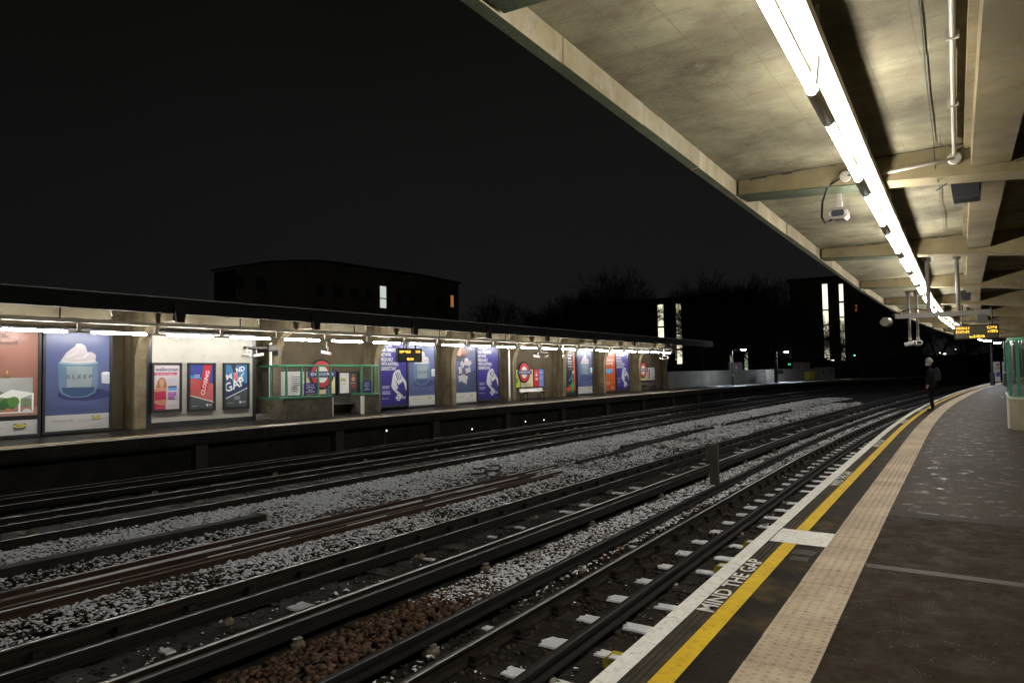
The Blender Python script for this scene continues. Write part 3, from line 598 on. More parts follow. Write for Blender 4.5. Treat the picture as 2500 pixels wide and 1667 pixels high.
# rear wall of the near platform (unseen, outside the picture; added to bounce light)
bw = thing('rear_wall', 'unseen brown concrete wall behind the near platform beyond the right edge', 'wall', (0, 0, 0))
m = MB(); m.sweep([(3.85, -.2), (4.1, -.2), (4.1, 3.6), (3.85, 3.6)], YC, nf); m.build('wall_body', wall_m, bw)

# ------------------------------------------------------------------ near lights
TZ = 3.04; OFF = 1.0
trunk = thing('light_trunking', 'long bright row of tube lights under the near platform roof', 'light fitting', (0, 0, 0))
m = MB(); m.sweep([(OFF-.035, TZ+.20), (OFF+.075, TZ+.20), (OFF+.075, TZ+.27), (OFF-.035, TZ+.27)], YC, nf); m.build('channel', cream_m, trunk)
ends = [-.28+2.11*i for i in range(0, 27)]
def lamp_meshes(L, gap):
    a = MB(); a.tube([(0, -L/2-.02, 0), (0, L/2+.02, 0)], .026, 12); tu = a.mesh('tube', tube_m)
    h = MB(); h.tube([(0, L/2+.02, 0), (0, L/2+.035, 0), (0, L/2+.05, 0), (0, L/2+gap-.06, 0), (0, L/2+gap-.03, 0)], [.031, .036, .036, .036, .026], 12); ho = h.mesh('lamp_holder', plain('holder_paint', (.70, .64, .54), .45, var=.1))
    c = MB(); c.prism([(-.012, -.005), (.012, -.005), (.035, .205), (.005, .205)], 'y', L/2+.05, L/2+.09); br = c.mesh('bracket', cream_m)
    for q in (tu, ho): q.polygons.foreach_set('use_smooth', [len(p.vertices) == 4 for p in q.polygons])
    return tu, ho, br
LM = lamp_meshes(1.42, .66)
for e_ in ends:
    y = e_-.71+.0; a = -math.atan(slope(NEAR, y)); x = float(NEAR(y))+OFF
    o = link('lamp', LM[1], trunk, (x, y, TZ), (0, 0, a)); link('tube', LM[0], o); link('bracket', LM[2], o)
for k in range(len(BY)-1):
    for t_ in (.25, .75):
        y = BY[k]+.3+t_*5.0; m = MB(); m.tube([(float(NEAR(y))+OFF+.02, y, TZ+.27), (float(NEAR(y))+OFF+.02, y, 3.562)], .012, 6); m.build('hanger_rod', grey_m, trunk)

# conduits on the roof
cd = thing('conduit', 'cream painted conduit pipe with round junction box under the near roof', 'conduit')
xr = lambda y: float(NEAR(y))+1.655
m = MB(); m.tube([(xr(y), y, 3.525) for y in np.arange(-2.3, 7.41, .6)]+[(xr(7.42), 7.42, 3.45)], .017, 8); m.tube([(xr(7.4), 7.44, 3.42), (xr(7.4)-.35, 7.44, 3.40), (float(NEAR(7.4))+OFF+.08, 7.44, 3.385)], .016, 8); m.build('pipe', pipe_m, cd, smooth=True)
m = MB(); m.lathe([(.0, 0), (.055, .0), (.06, .012), (.06, .05), (.05, .06), (.0, .06)], (0, 0, 0), 14); m.build('junction_box', pipe_m, cd, loc=(xr(7.4), 7.49, 3.425), rot=(R(90), 0, 0))
for y in (.4, 1.7, 3.6, 4.9, 6.2): m = MB(); m.box(xr(y)-.035, xr(y)+.035, y-.012, y+.012, 3.505, 3.558); m.build('pipe_clip', pipe_m, cd)
cb = thing('cable', 'thin dark cable running along the near roof and looping at the second beam', 'cable')
m = MB(); m.tube([(float(NEAR(y))+1.5+.003*math.sin(y*3), y, 3.545) for y in np.arange(-2.2, 7.4, .4)]+[(float(NEAR(7.45))+1.5, 7.47, 3.40), (float(NEAR(7.6))+1.52, 7.6, 3.27), (float(NEAR(8))+1.50, 8.0, 3.34)]+[(float(NEAR(y))+1.5+.01*math.sin(y*3), y, 3.53) for y in np.arange(8.3, 12.8, .5)], .0045, 5); m.tube([(float(NEAR(8))+1.5, 7.86, 3.24), (float(NEAR(8))+1.62, 7.8, 3.30), (float(NEAR(8))+2.2, 7.46, 3.33), (float(NEAR(8))+3.2, 7.46, 3.30)], .005, 5); m.build('cable_run', stone_black, cb)

# floodlight style camera under the second beam
fx = float(NEAR(7.9))+.64
fc = thing('security_camera', 'grey octagonal camera housing hanging under the second roof beam with a looping cable', 'camera', (fx, 7.78, 3.06))
m = MB(); pr = [(.055, .0), (.09, .03), (.09, .085), (.055, .115), (-.055, .115), (-.09, .085), (-.09, .03), (-.055, .0)]
m.prism([(x*.86, z+.01) for x, z in pr], 'y', -.03, .17); m.prism(pr, 'y', -.075, -.031); m.build('housing', plain('camera_grey', (.10, .085, .07), .45, var=.2), fc)
m = MB(); m.prism([(.045, .025), (.06, .04), (.06, .075), (.045, .09), (-.045, .09), (-.06, .075), (-.06, .04), (-.045, .025)], 'y', -.079, -.0755); m.build('lens_window', plain('dark_lens', (.02, .02, .024), .08), fc)
m = MB()
for s in (-1, 1): m = MB(); m.box(s*.074-.011, s*.074+.011, -.082, -.0755, .035, .08); m.build('side_lamp', grey_m, fc)
m = MB(); m.box(-.028, .028, .02, .07, .116, .20); m.box(-.02, .02, .03, .06, .20, .33); m.box(-.05, .05, 0, .09, .315, .33); m.build('mounting_arm', grey_m, fc)
m = MB(); m.tube([(-.085, .10, .03), (-.15, .08, .0), (-.165, 0, .05), (-.13, -.12, .18), (-.05, -.26, .30), (.06, -.31, .345), (.17, -.32, .365)], .012, 6); m.build('cable', stone_black, fc, smooth=True)
m = MB(); m.lathe([(.0, 0), (.05, .0), (.052, .04), (.0, .045)], (0, 0, 0), 12); m.build('junction_box', pipe_m, fc, loc=(.12, -.285, .36), rot=(R(90), 0, 0))

# loudspeakers beside the rib
for k, (y, o_, sc, lab) in enumerate([(7.95, 1.74, 1, 'black square loudspeaker box under the roof, nearest of the row'), (20.6, 1.76, .85, 'black loudspeaker box under the roof beyond the two hanging poles'), (26.6, 1.78, .85, 'small black loudspeaker box under the roof near the indicator board')]):
    s = thing('loudspeaker', lab, 'loudspeaker', (float(NEAR(y))+o_, y, 3.17), group='loudspeakers under the near roof')
    m = MB(); m.prism([(-.11*sc, -.02), (.11*sc, -.02), (.13*sc, .22), (-.13*sc, .22)], 'y', 0, .24); m.build('cabinet', stone_black, s)
    m = MB(); m.prism([(-.10*sc, .02), (.10*sc, .02), (.125*sc, .215), (-.125*sc, .215)], 'y', -.012, -.001); m.build('grille', stone_black, s)
    m = MB(); m.box(-.05, .05, .05, .15, .22, .385); m.build('mounting_bracket', grey_m, s)

# pole frame with a crossbar and round drum
def pole(mb, x, y, z0, z1, r=.03): mb.tube([(x, y, z0), (x, y, z1-.12), (x, y, z1-.10), (x, y, z1-.02)], [r, r, r*1.9, r*1.9], 8); mb.box(x-.09, x+.09, y-.09, y+.09, z1-.02, z1)
pf = thing('sign_frame', 'dark pole frame hanging from the roof with a long crossbar and a round drum', 'frame', (0, 0, 0))
m = MB(); pole(m, -.92, 14.9, 2.50, 3.56, .034); m.build('hanging_pole', plain('brown_pole', (.09, .078, .065), .5, .2, var=.2), pf)
m = MB(); pole(m, -.46, 14.9, 2.50, 3.56, .034); m.build('hanging_pole', MATS['brown_pole'], pf)
m = MB(); m.cbox(-1.47, .02, 14.85, 14.95, 2.43, 2.52, .01); m.build('crossbar', plain('bar_paint', (.10, .09, .075), .5, var=.2), pf)
m = MB(); m.box(-.19, -.03, 14.86, 14.94, 2.28, 2.43); m.build('fixing_box', steel_d, pf)
m = MB(); m.lathe([(.0, 0), (.075, .0), (.088, .01), (.088, .13), (.075, .14), (.0, .14)], (0, 0, 0), 20); m.build('round_drum', plain('drum_paint', (.12, .105, .08), .5, var=.2), pf, loc=(-1.60, 14.98, 2.38), rot=(R(90), 0, R(-18)))
m = MB(); m.tube([(-1.53, 14.9, 2.50), (-1.2, 14.9, 2.62), (-.93, 14.9, 2.56)], .012, 6); m.build('cable', stone_black, pf)

for k, (x, lab) in enumerate([(-1.80, 'left one of two slim hanging poles with a camera at its foot'), (-1.61, 'right one of two slim hanging poles, its camera facing the viewer')]):
    c = thing('pole_camera', lab, 'camera', (x, 21.6, 2.15), group='cameras on hanging poles')
    m = MB(); pole(m, 0, 0, .14, 1.40, .032); m.build('hanging_pole', MATS['brown_pole'], c)
    m = MB(); m.lathe([(.035, .16), (.05, .10), (.035, .04)], (0, 0, 0), 10); m.build('joint', grey_m, c)
    m = MB(); m.cbox(-.08, .08, -.16, .12, -.06, .045, .025); m.build('camera_body', white_p, c, rot=(R(-8), 0, R(12 if k else 55)))
    m = MB(); m.cbox(-.055, .055, -.172, -.162, -.045, .03, .012); m.build('lens_window', MATS['dark_lens'], c, rot=(R(-8), 0, R(12 if k else 55)))

# train indicator board with amber digits
ib = thing('departure_board', 'black departure board with amber letters hanging under the near roof', 'display board', (-.37, 26.1, 2.34), R(2)); ib.scale = (.68, .68, .68)
m = MB(); m.cbox(-.86, .86, -.12, .12, 0, .66, .02); m.build('cabinet', stone_black, ib)
m = MB(); m.box(-.80, .80, -.128, -.121, .05, .60); m.build('screen', plain('olive_screen', (.05, .045, .012), .35), ib)
def leds(mb, x0, x1, z, h, dens=.62):
    x = x0
    while x < x1:
        w = random.uniform(.035, .075); 
        for i in range(3):
            for j in range(5):
                if random.random() < dens: mb.box(x+i*w/3, x+(i+.8)*w/3, -.134, -.129, z+j*h/5, z+(j+.8)*h/5)
        x += w+.02
m = MB(); leds(m, -.78, -.30, .46, .115); leds(m, -.78, -.32, .29, .115); leds(m, .42, .76, .46, .115); leds(m, .42, .76, .29, .115); leds(m, -.26, .30, .07, .12); m.build('led_text', amber_m, ib, fix=False)
for q in (.62, -.5): m = MB(); pole(m, q, .0, .66, 1.79, .03); m.build('hanging_pole', stone_black, ib)
m = MB(); m.cbox(-.86, .9, -.05, .05, .80, .86, .01); m.build('crossbar', steel_d, ib)

# ------------------------------------------------------------------ glazed shelter at the right edge
ks = thing('waiting_shelter', 'green framed glass waiting shelter with a pale rounded base at the right edge', 'shelter', (0, 0, 0))
def kpath(r0, inset):
    x0, y0 = .30+inset, 20.0+inset; rr = r0
    P = [(x0, 24.0), (x0, y0+rr)]+[(x0+rr-rr*math.cos(R(a)), y0+rr-rr*math.sin(R(a))) for a in range(15, 90, 15)]+[(x0+rr, y0), (1.72, y0)]
    return P
def kwall(mb, inset, th, z0, z1, r0=.55):
    A, B = kpath(r0-inset, inset), kpath(r0-inset-th, inset+th); n = len(A); V = [(x, y, z0) for x, y in A]+[(x, y, z1) for x, y in A]+[(x, y, z0) for x, y in B]+[(x, y, z1) for x, y in B]
    F = []
    for i in range(n-1): F += [(i, i+1, n+i+1, n+i), (2*n+i+1, 2*n+i, 3*n+i, 3*n+i+1), (n+i, n+i+1, 3*n+i+1, 3*n+i), (i+1, i, 2*n+i, 2*n+i+1)]
    F += [(0, n, 3*n, 2*n), (n-1, 3*n-1, 4*n-1, 2*n-1)]; mb.add(V, F)
kd = blotchy('shelter_base', [(0.198, 0.1683, 0.1089), (0.2772, 0.2442, 0.1716), (0.231, 0.2046, 0.1452)], (1.5, 6), .7, .2, 30)
m = MB(); kwall(m, 0, .12, 0, .72); m.build('base_wall', kd, ks)
m = MB(); kwall(m, -.025, .16, .722, .765); m.build('sill', plain('stone_sill', (.40, .37, .30), .6), ks)
m = MB(); kwall(m, .045, .012, .766, 2.10); m.build('glass_pane', glass_m, ks)
m = MB(); kwall(m, .02, .06, 2.102, 2.17); m.build('top_rail', green_m, ks)
m = MB(); kwall(m, .02, .06, .766, .80); m.build('bottom_rail', green_m, ks)
KP = kpath(.55-.05, .05)
for i in (0, 1, 4, 7): x, y = KP[i]; m = MB(); m.cbox(x-.032, x+.032, y-.032, y+.032, .766, 2.12, .006); m.build('post', green_m, ks)
m = MB(); m.box(.255, .298, 20.62, 20.68, .0, .72); m.build('white_post', white_p, ks)
# posters on the glass
def poster_plain(parent, loc, rz, w, h, col, lines=5):
    P = Print(w, h); P.rect(0, 1, 0, 1, col); P.lines(.15, .85, .85, .4, lines, (.75, .75, .8), .5, .3); P.build(parent, loc, (0, 0, rz), 'glass_notice')
poster_plain(ks, (.66, 20.04, .82), R(-90), .30, .52, (.07, .045, .42))
poster_plain(ks, (.325, 21.9, .82), R(180), .40, .75, (.07, .045, .42))

# ------------------------------------------------------------------ far end of the near platform
TOT = []
def lamp_post(name_label, x, y, h, rz, group):
    p = thing('street_lamp', name_label, 'lamp post', (x, y, 0), rz, group)
    m = MB(); m.lathe([(.13, 0), (.13, .9), (.10, .95), (.062, 1.0), (.05, h-.05), (.045, h)], (0, 0, 0), 10); m.build('post', steel_d, p)
    m = MB(); m.tube([(0, 0, h-.04), (.3, 0, h+.03), (.75, 0, h+.02)], .028, 8); m.build('arm', steel_d, p)
    m = MB(); m.lathe([(.02, .09), (.16, .085), (.26, .03), (.27, .0), (.25, -.01)], (0, 0, 0), 14); m.build('hood', grey_m, p, loc=(.95, 0, h+.02))
    m = MB(); m.lathe([(.24, -.012), (.20, -.05), (.10, -.075), (.0, -.08)], (0, 0, 0), 14); m.build('lamp_bowl', blue_lamp, p, loc=(.95, 0, h+.02))
    return p
G_ = 'platform lamps with bluish light'
lamp_post('lamp post with bluish light above the near platform, closer one at far right', .75, 60.2, 3.24, R(180), G_)
lamp_post('lamp post with bluish light at far right, one beyond the closer near-platform lamp', 1.35, 67.0, 3.24, R(180), G_)
for k, (x, y, lab) in enumerate([(.30, 74.8, 'white notice board with a coloured poster at the far end of the near platform'), (.98, 74.8, 'white notice board partly hidden by the shelter at the far end of the near platform')]):
    b_ = thing('notice_board', lab, 'notice board', (x, y, 0)); m = MB(); m.cbox(-.26, .26, -.06, .06, .02, 1.78, .02); m.build('panel', white_p, b_)
    if k == 0:
        P = Print(.36, 1.5); P.rect(.35, .95, .85, .95, (.5, .05, .05)); P.rect(.2, .95, .62, .78, (.55, .5, .08)); P.rect(.25, 1, .22, .42, (.08, .08, .4)); P.rect(.5, 1, .40, .50, (.5, .08, .1)); P.build(b_, (-.13, -.062, .15), (0, 0, R(-90)))
dp = thing('dark_post', 'dark slim post standing on the near platform before the white boards', 'post', (-.02, 62.6, 0)); m = MB(); m.lathe([(.16, 0), (.16, .9), (.09, .95), (.07, 3.1)], (0, 0, 0), 10); m.build('post', stone_black, dp)
# short row of further platform lights under the next roof piece
lt = thing('light_trunking', 'short distant row of tube lights seen beneath the departure board', 'light fitting', (0, 0, 0))
for i in range(4):
    y = 88+3.2*i; x = float(NEAR(y))+.25
    o = link('lamp', LM[1], lt, (x, y, 4.3), (0, 0, -math.atan(slope(NEAR, y)))); link('tube', LM[0], o)
m = MB(); m.sweep([(.2, 4.4), (.3, 4.4), (.3, 4.5), (.2, 4.5)], np.arange(86, 99, 1.5), nf); m.build('channel', grey_m, lt)
for q in (87, 97.5): m = MB(); m.tube([(float(NEAR(q))+.25, q, 4.4), (float(NEAR(q))+.25, q, 0)], .06, 8); m.build('post', steel_d, lt)

# ------------------------------------------------------------------ the waiting man
def build_man():
    man = thing('person', 'man in dark coat with grey hat and white face mask waiting at the platform edge', 'person', (-1.74, 27.75, 0), R(0))
    # faces -x; lateral axis is y
    V = []; E = []; Rr = []
    def v(p, r, par=None):
        V.append(p); Rr.append(r); i = len(V)-1
        if par is not None: E.append((par, i))
        return i
    pel = v((0, 0, .95), (.15, .17)); ab = v((-.01, 0, 1.12), (.145, .165), pel); ch = v((.0, 0, 1.32), (.145, .185), ab); nb = v((.0, 0, 1.46), (.085, .10), ch)
    nk = v((-.02, 0, 1.53), (.058, .058), nb); hd = v((-.04, 0, 1.62), (.088, .075), nk); tp = v((-.03, 0, 1.71), (.085, .075), hd); v((-.025, 0, 1.755), (.05, .045), tp)
    v((-.135, 0, 1.635), (.016, .013), hd)
    for s in (-1, 1):
        hip = v((.0, s*.085, .90), (.098, .09), pel); kn = v((-.025, s*.09, .50), (.066, .062), hip); an = v((.02, s*.09, .10), (.05, .048), kn)
        hl = v((.02, s*.09, .045), (.048, .045), an); v((-.16, s*.10, .035), (.036, .045), hl)
        sh = v((.0, s*.19, 1.40), (.075, .075), ch); el = v((.04, s*.235, 1.12), (.056, .056), sh); wr = v((-.06, s*.20, .92), (.038, .036), el)
        pm = v((-.085, s*.185, .855), (.022, .038), wr)
        for f_ in range(4):
            l = (.075, .085, .08, .062)[f_]; oy = (f_-1.5)*.020
            a = v((-.095+abs(f_-1.5)*.004-.012*(f_ == 0), s*.18+oy*.25, .835), (.0095, .0095), pm)
            V[a] = (-.115+.018*f_, s*.185, .825); b_ = v((-.125+.018*f_, s*.178, .825-l*.55), (.0088, .0088), a); v((-.118+.018*f_, s*.168, .825-l), (.008, .008), b_)
        th = v((-.125, s*.17, .86), (.010, .010), pm); v((-.145, s*.16, .825), (.009, .009), th)
    me = bpy.data.meshes.new('body'); me.from_pydata(V, E, []); o = bpy.data.objects.new('body', me); COL.objects.link(o)
    sk = o.modifiers.new('skin', 'SKIN'); sk.use_smooth_shade = True; sk.branch_smoothing = .4
    for i, sv in enumerate(me.skin_vertices[0].data): sv.radius = Rr[i]; sv.use_root = (i == 0)
    o.modifiers.new('sub', 'SUBSURF').levels = 1; o.modifiers['sub'].render_levels = 1
    dg = bpy.context.evaluated_depsgraph_get(); mm = bpy.data.meshes.new_from_object(o.evaluated_get(dg)); bpy.data.objects.remove(o)
    mats = [plain('dark_coat', (.007, .007, .008), .95, spec=.1), plain('dark_trousers', (.006, .006, .008), .9, spec=.1), plain('skin', (.42, .24, .17), .55), plain('shoes', (.03, .015, .010), .5)]
    mm.materials.clear()
    for q in mats: mm.materials.append(q)
    for p in mm.polygons:
        c = p.center; p.material_index = 2 if (c.z > 1.535 or (c.z < .90 and abs(c.y) > .14 and c.z > .6 and c.x < -.05)) else (3 if c.z < .085 else (1 if c.z < .86 else 0)); p.use_smooth = True
    mm.name = 'body'; link('body', mm, man)
    m = MB(); n = 14; pr = [(0.0, .155), (.05, .145), (.085, .105), (.103, .05), (.108, .0), (.106, -.03)]
    Vv = []; Ff = []
    for r_, z_ in pr:
        for k in range(n): t = 2*math.pi*k/n; Vv.append((r_*1.08*math.cos(t), r_*.92*math.sin(t), z_))
    for i in range(len(pr)-1):
        for k in range(n): Ff.append((i*n+k, i*n+(k+1) % n, (i+1)*n+(k+1) % n, (i+1)*n+k))
    m.add(Vv, Ff); m.build('hat', plain('grey_wool', (.15, .135, .12), .9, var=.15, spec=.1), man, smooth=True, loc=(-.03, 0, 1.665), rot=(0, R(-8), 0))
    m = MB(); m.add([(-.155, 0, .03), (-.11, .07, .04), (-.05, .085, .03), (-.155, 0, -.03), (-.115, .062, -.05), (-.05, .075, -.05), (-.11, -.07, .04), (-.05, -.085, .03), (-.115, -.062, -.05), (-.05, -.075, -.05), (-.12, 0, -.075)],
                    [(0, 1, 4, 3), (1, 2, 5, 4), (0, 3, 8, 6), (6, 8, 9, 7), (3, 4, 10), (3, 10, 8)]); m.build('face_mask', plain('mask_white', (.36, .36, .36), .8, spec=.1), man, smooth=True, loc=(.0, 0, 1.595))
    m = MB(); m.prism([(.10, 1.02), (.10, 1.42), (.16, 1.47), (.24, 1.42), (.29, 1.25), (.28, 1.05), (.20, 1.0)], 'y', -.15, .15); m.build('backpack', plain('charcoal_bag', (.014, .013, .013), .9, spec=.15), man)
    # coat skirt over the hips
    m = MB(); Vv = []; Ff = []; n = 16
    pr = [(.165, .190, 1.13), (.172, .198, 1.0), (.178, .205, .86), (.185, .212, .74), (.175, .20, .735)]
    for a, b_, z_ in pr:
        for k in range(n): t = 2*math.pi*k/n; Vv.append((a*math.cos(t), b_*math.sin(t), z_))
    for i in range(len(pr)-1):
        for k in range(n): Ff.append((i*n+k, i*n+(k+1) % n, (i+1)*n+(k+1) % n, (i+1)*n+k))
    m.add(Vv, Ff); m.build('coat_skirt', mats[0], man, smooth=True)
    return man
build_man()
# ================================================================== FAR STATION BUILDING
FY = [5.9, 11.2, 16.1, 21.1, 26.15, 31.3, 36.65, 42.0, 47.6]     # right-hand faces of the piers
fc_ = thing('platform_canopy', 'long low concrete roof with arched piers across the tracks', 'canopy')
PW = .34
for k, y in enumerate(FY):
    P = [(-19.22, 3.64), (-19.22, 3.17), (-20.25, 3.15)]
    for a in range(0, 91, 10): P.append((-20.25-1.05*math.sin(R(a)), 3.15-1.15*(1-math.cos(R(a)))))
    P += [(-21.3, 0), (-22.02, 0), (-22.02, 3.64)]
    m = MB(); m.prism(P, 'y', y-PW, y); o = m.build('arched_pier', pier_m, fc_)
    m = MB(); m.prism([(y-PW-.02, 3.63), (y+.02, 3.63), (y-.06, 3.12), (y-PW+.06, 3.12)], 'x', -19.215, -19.10, 0); m.build('beam_end', dark_m, fc_)  # dark colour puts the shade on the outward beam face
for k in range(len(FY)):
    a = FY[k]+.002; c = (FY[k+1]-PW-.002) if k+1 < len(FY) else 53.5
    m = MB(); m.box(-21.12, -20.86, a, c-.9, 3.24, 3.618); m.build('long_rib', soffit_m, fc_)
    m = MB(); m.tube([(-20.82, a+.2, 3.55), (-20.82, c-1.1, 3.55), (-20.82, c-.95, 3.50), (-20.82, c-.92, 3.34)], .022, 6); m.build('conduit', pipe_m, fc_, smooth=True)
    m = MB(); m.box(-22.0, -19.36, a, c, 3.62, 3.70); m.build('soffit_panel', soffit_m, fc_)
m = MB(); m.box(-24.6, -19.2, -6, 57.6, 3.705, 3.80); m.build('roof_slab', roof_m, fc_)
y = -6.0
while y < 57:
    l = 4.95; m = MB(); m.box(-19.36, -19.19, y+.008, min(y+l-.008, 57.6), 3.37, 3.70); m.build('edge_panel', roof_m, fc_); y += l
m = MB(); m.box(-19.235, -19.165, -6, 57.6, 3.802, 3.83); m.build('edge_trim', plain('roof_trim', (.20, .19, .17), .4, .5), fc_)
fw = thing('station_wall', 'brown stained concrete wall behind the posters across the tracks', 'wall')
for k in range(len(FY)):
    a = FY[k]; c = (FY[k+1]-PW) if k+1 < len(FY) else 53.5
    m = MB(); m.box(-22.3, -22.0, a, c, 0, 3.62); m.build('wall_bay', wall_m, fw)
m = MB(); m.box(-22.3, -22.0, -6, FY[0]-PW, 0, 3.62); m.build('wall_bay', wall_m, fw)
m = MB(); m.prism([(-22.3, 0), (-21.75, 0), (-21.75, 1.9), (-21.5, 2.6), (-20.9, 3.1), (-20.9, 3.62), (-22.3, 3.62)], 'y', 53.5, 53.75); m.build('end_pier', pier_m, fw)

# ------------------------------------------------------------------ far lights
ft = thing('light_trunking', 'long line of tube lights under the roof across the tracks', 'light fitting')
FX = -20.0; FTZ = 2.80
m = MB(); m.box(FX-.08, FX+.06, -5, 50.2, FTZ+.245, FTZ+.335); m.build('channel', cream_m, ft)
def flamp(L, gap):
    h = MB(); h.box(-.025, .025, L/2+gap*.42, L/2+gap*.58, .02, .245); h.tube([(0, L/2+.02, 0), (0, L/2+gap-.02, 0)], .022, 8); return h.mesh('lamp_holder', cream_m)
FL = flamp(1.46, .62)
a_ = MB(); a_.tube([(0, -.74, 0), (0, -.72, 0), (0, .72, 0), (0, .74, 0)], [.02, .034, .034, .02], 10); FT = a_.mesh('tube', tube_m)
for i in range(-4, 21):
    y = 7.68+2.085*i; o = link('lamp', FL, ft, (FX, y, FTZ)); link('tube', FT, o)
for k in range(len(FY)):
    y = FY[k]+2.35; m = MB(); m.tube([(FX, y, FTZ+.335), (FX, y, 3.62)], .022, 6); m.build('hanger_rod', stone_black, ft)

# ------------------------------------------------------------------ posters
PXF = -21.34
def board(label, y0, y1, z0, z1, fr=.07, x=PXF, cat='poster', name='poster', depth=.10, fm=None):
    """a framed panel; returns root and the local Print placed on it"""
    b_ = thing(name, label, cat, (x, y0, z0)); w, h = y1-y0, z1-z0
    m = MB(); m.box(-depth, .0, -fr, w+fr, -fr*1.2, h+fr*.8); m.build('backing_panel', fm or frame_m, b_)
    m = MB()
    for q in ((-fr, -.0015, -fr*1.2, h+fr*.8), (w+.0015, w+fr, -fr*1.2, h+fr*.8)): m.box(.0, .035, q[0], q[1], q[2], q[3])
    m.box(.0, .035, 0, w, -fr*1.2, -.0015); m.box(.0, .035, 0, w, h+.0015, h+fr*.8); m.build('frame', fm or frame_m, b_)
    return b_, Print(w, h)
def blotch_print(name, c0, c1, sc=1.2, rough=.3):
    if name in MATS: return MATS[name]
    m, t, b = newmat(name); g = N(t, 'ShaderNodeNewGeometry'); n = N(t, 'ShaderNodeTexNoise', Scale=sc*.55, Detail=2.0); t.links.new(g.outputs['Position'], n.inputs['Vector'])
    mr = N(t, 'ShaderNodeMapRange'); mr.inputs[1].default_value = .25; mr.inputs[2].default_value = .75; t.links.new(n.outputs['Fac'], mr.inputs[0])
    mx = N(t, 'ShaderNodeMix', data_type='RGBA'); t.links.new(mr.outputs[0], mx.inputs[0]); mx.inputs[6].default_value = (*c0, 1); mx.inputs[7].default_value = (*c1, 1); t.links.new(mx.outputs[2], b.inputs['Base Color'])
    b.inputs['Roughness'].default_value = rough; b.inputs['Specular IOR Level'].default_value = .35; MATS[name] = m; return m
BL = blotch_print('print_slate_blue', (0.0496, 0.064, 0.152), (0.08, 0.1, 0.208)); BLD = blotch_print('print_deep_blue', (0.0221, 0.034, 0.0765), (0.04675, 0.06375, 0.136)); TFL = (.022, .016, .17)
WHT = (.44, .435, .42)
YEL = (.70, .60, .02)
def furn_logo(P, u, v, w):
    h = w*P.w*.42/P.h
    P.rect(u-w/2, u+w/2, v-h/2, v+h/2, (.02, .06, .16)); P.ell(u, v, w*.48, h*.44, YEL, 18); P.text('IKEA', u-w*.34, v-h*.22, w*.68, h*.44, (.02, .06, .16), .03)
def jar_poster(label, y0, y1, z0=.12, z1=2.90, bottle=False):
    b_, P = board(label, y0, y1, z0, z1); P.vm = lambda v: v if v < .32 else .32+(v-.32)*1.25
    w0 = .155
    P.poly([(0, w0), (1, w0), (1, .86), (0, .86)], BL); P.rect(0, 1, 0, w0, WHT)
    P.ell(.60, .345, .42, .055, (.030, .035, .11)); P.ell(.52, .36, .33, .045, (.022, .026, .08))
    GB = blotch_print('print_jar_glass', (.060, .11, .18), (.12, .185, .26), 3.0)
    P.poly([(.19, .60), (.81, .60), (.815, .585), (.80, .40), (.76, .355), (.64, .325), (.5, .32), (.36, .325), (.24, .355), (.20, .40), (.185, .585)], GB)
    P.ell(.5, .605, .31, .018, (.20, .28, .34)); P.poly([(.31, .575), (.72, .575), (.70, .40), (.62, .382), (.5, .378), (.40, .382), (.325, .40)], blotch_print('print_cream', (.155, .20, .225), (.22, .26, .275), 3.0))
    P.poly([(.24, .405), (.76, .405), (.74, .365), (.62, .335), (.5, .33), (.38, .335), (.26, .365)], (.03, .06, .13))
    P.ell(.5, .62, .28, .020, (.42, .40, .40)); P.poly([(.23, .625), (.30, .68), (.38, .715), (.46, .745), (.54, .757), (.60, .742), (.62, .715), (.635, .69), (.70, .692), (.76, .675), (.775, .65), (.76, .63), (.6, .617), (.4, .612)], (.36, .33, .345))
    P.poly([(.30, .655), (.40, .672), (.52, .712), (.56, .735), (.50, .70), (.42, .662), (.34, .645)], (.44, .40, .44)); P.poly([(.40, .64), (.55, .645), (.63, .68), (.66, .675), (.60, .645), (.50, .632)], (.46, .42, .46)); P.ell(.5, .748, .05, .008, (.70, .66, .67))
    P.poly([(.86, .515), (1, .52), (1, .43), (.87, .435)], (.40, .42, .46)); P.ell(.94, .517, .075, .012, (.55, .56, .58))
    P.text('S L E E P', .315, .474, .40, .032, (.05, .06, .09), .018); P.lines(.35, .69, .448, .415, 2, (.22, .25, .30), .45, .05)
    P.lines(.09, .84, .252, .205, 4, (.045, .06, .16), .4, .2)
    P.text('Tomorrow starts tonight.', .08, .088, .34, .020, (.03, .03, .03)); furn_logo(P, .78, .115, .13); P.lines(.65, .95, .062, .05, 1, (.4, .4, .4), .5, .0)
    P.build(b_); return b_
jar_poster('large blue SLEEP poster with a jar of white cream, beside the pink greenhouse poster', 8.46, 10.14, .12, 2.92)
jar_poster('blue SLEEP jar poster hanging right of the purple disinfectant poster under the display', 22.86, 24.62, .12, 2.92)
jar_poster('farthest blue SLEEP jar poster, beside the black gin poster', 38.16, 40.1, .12, 2.92)
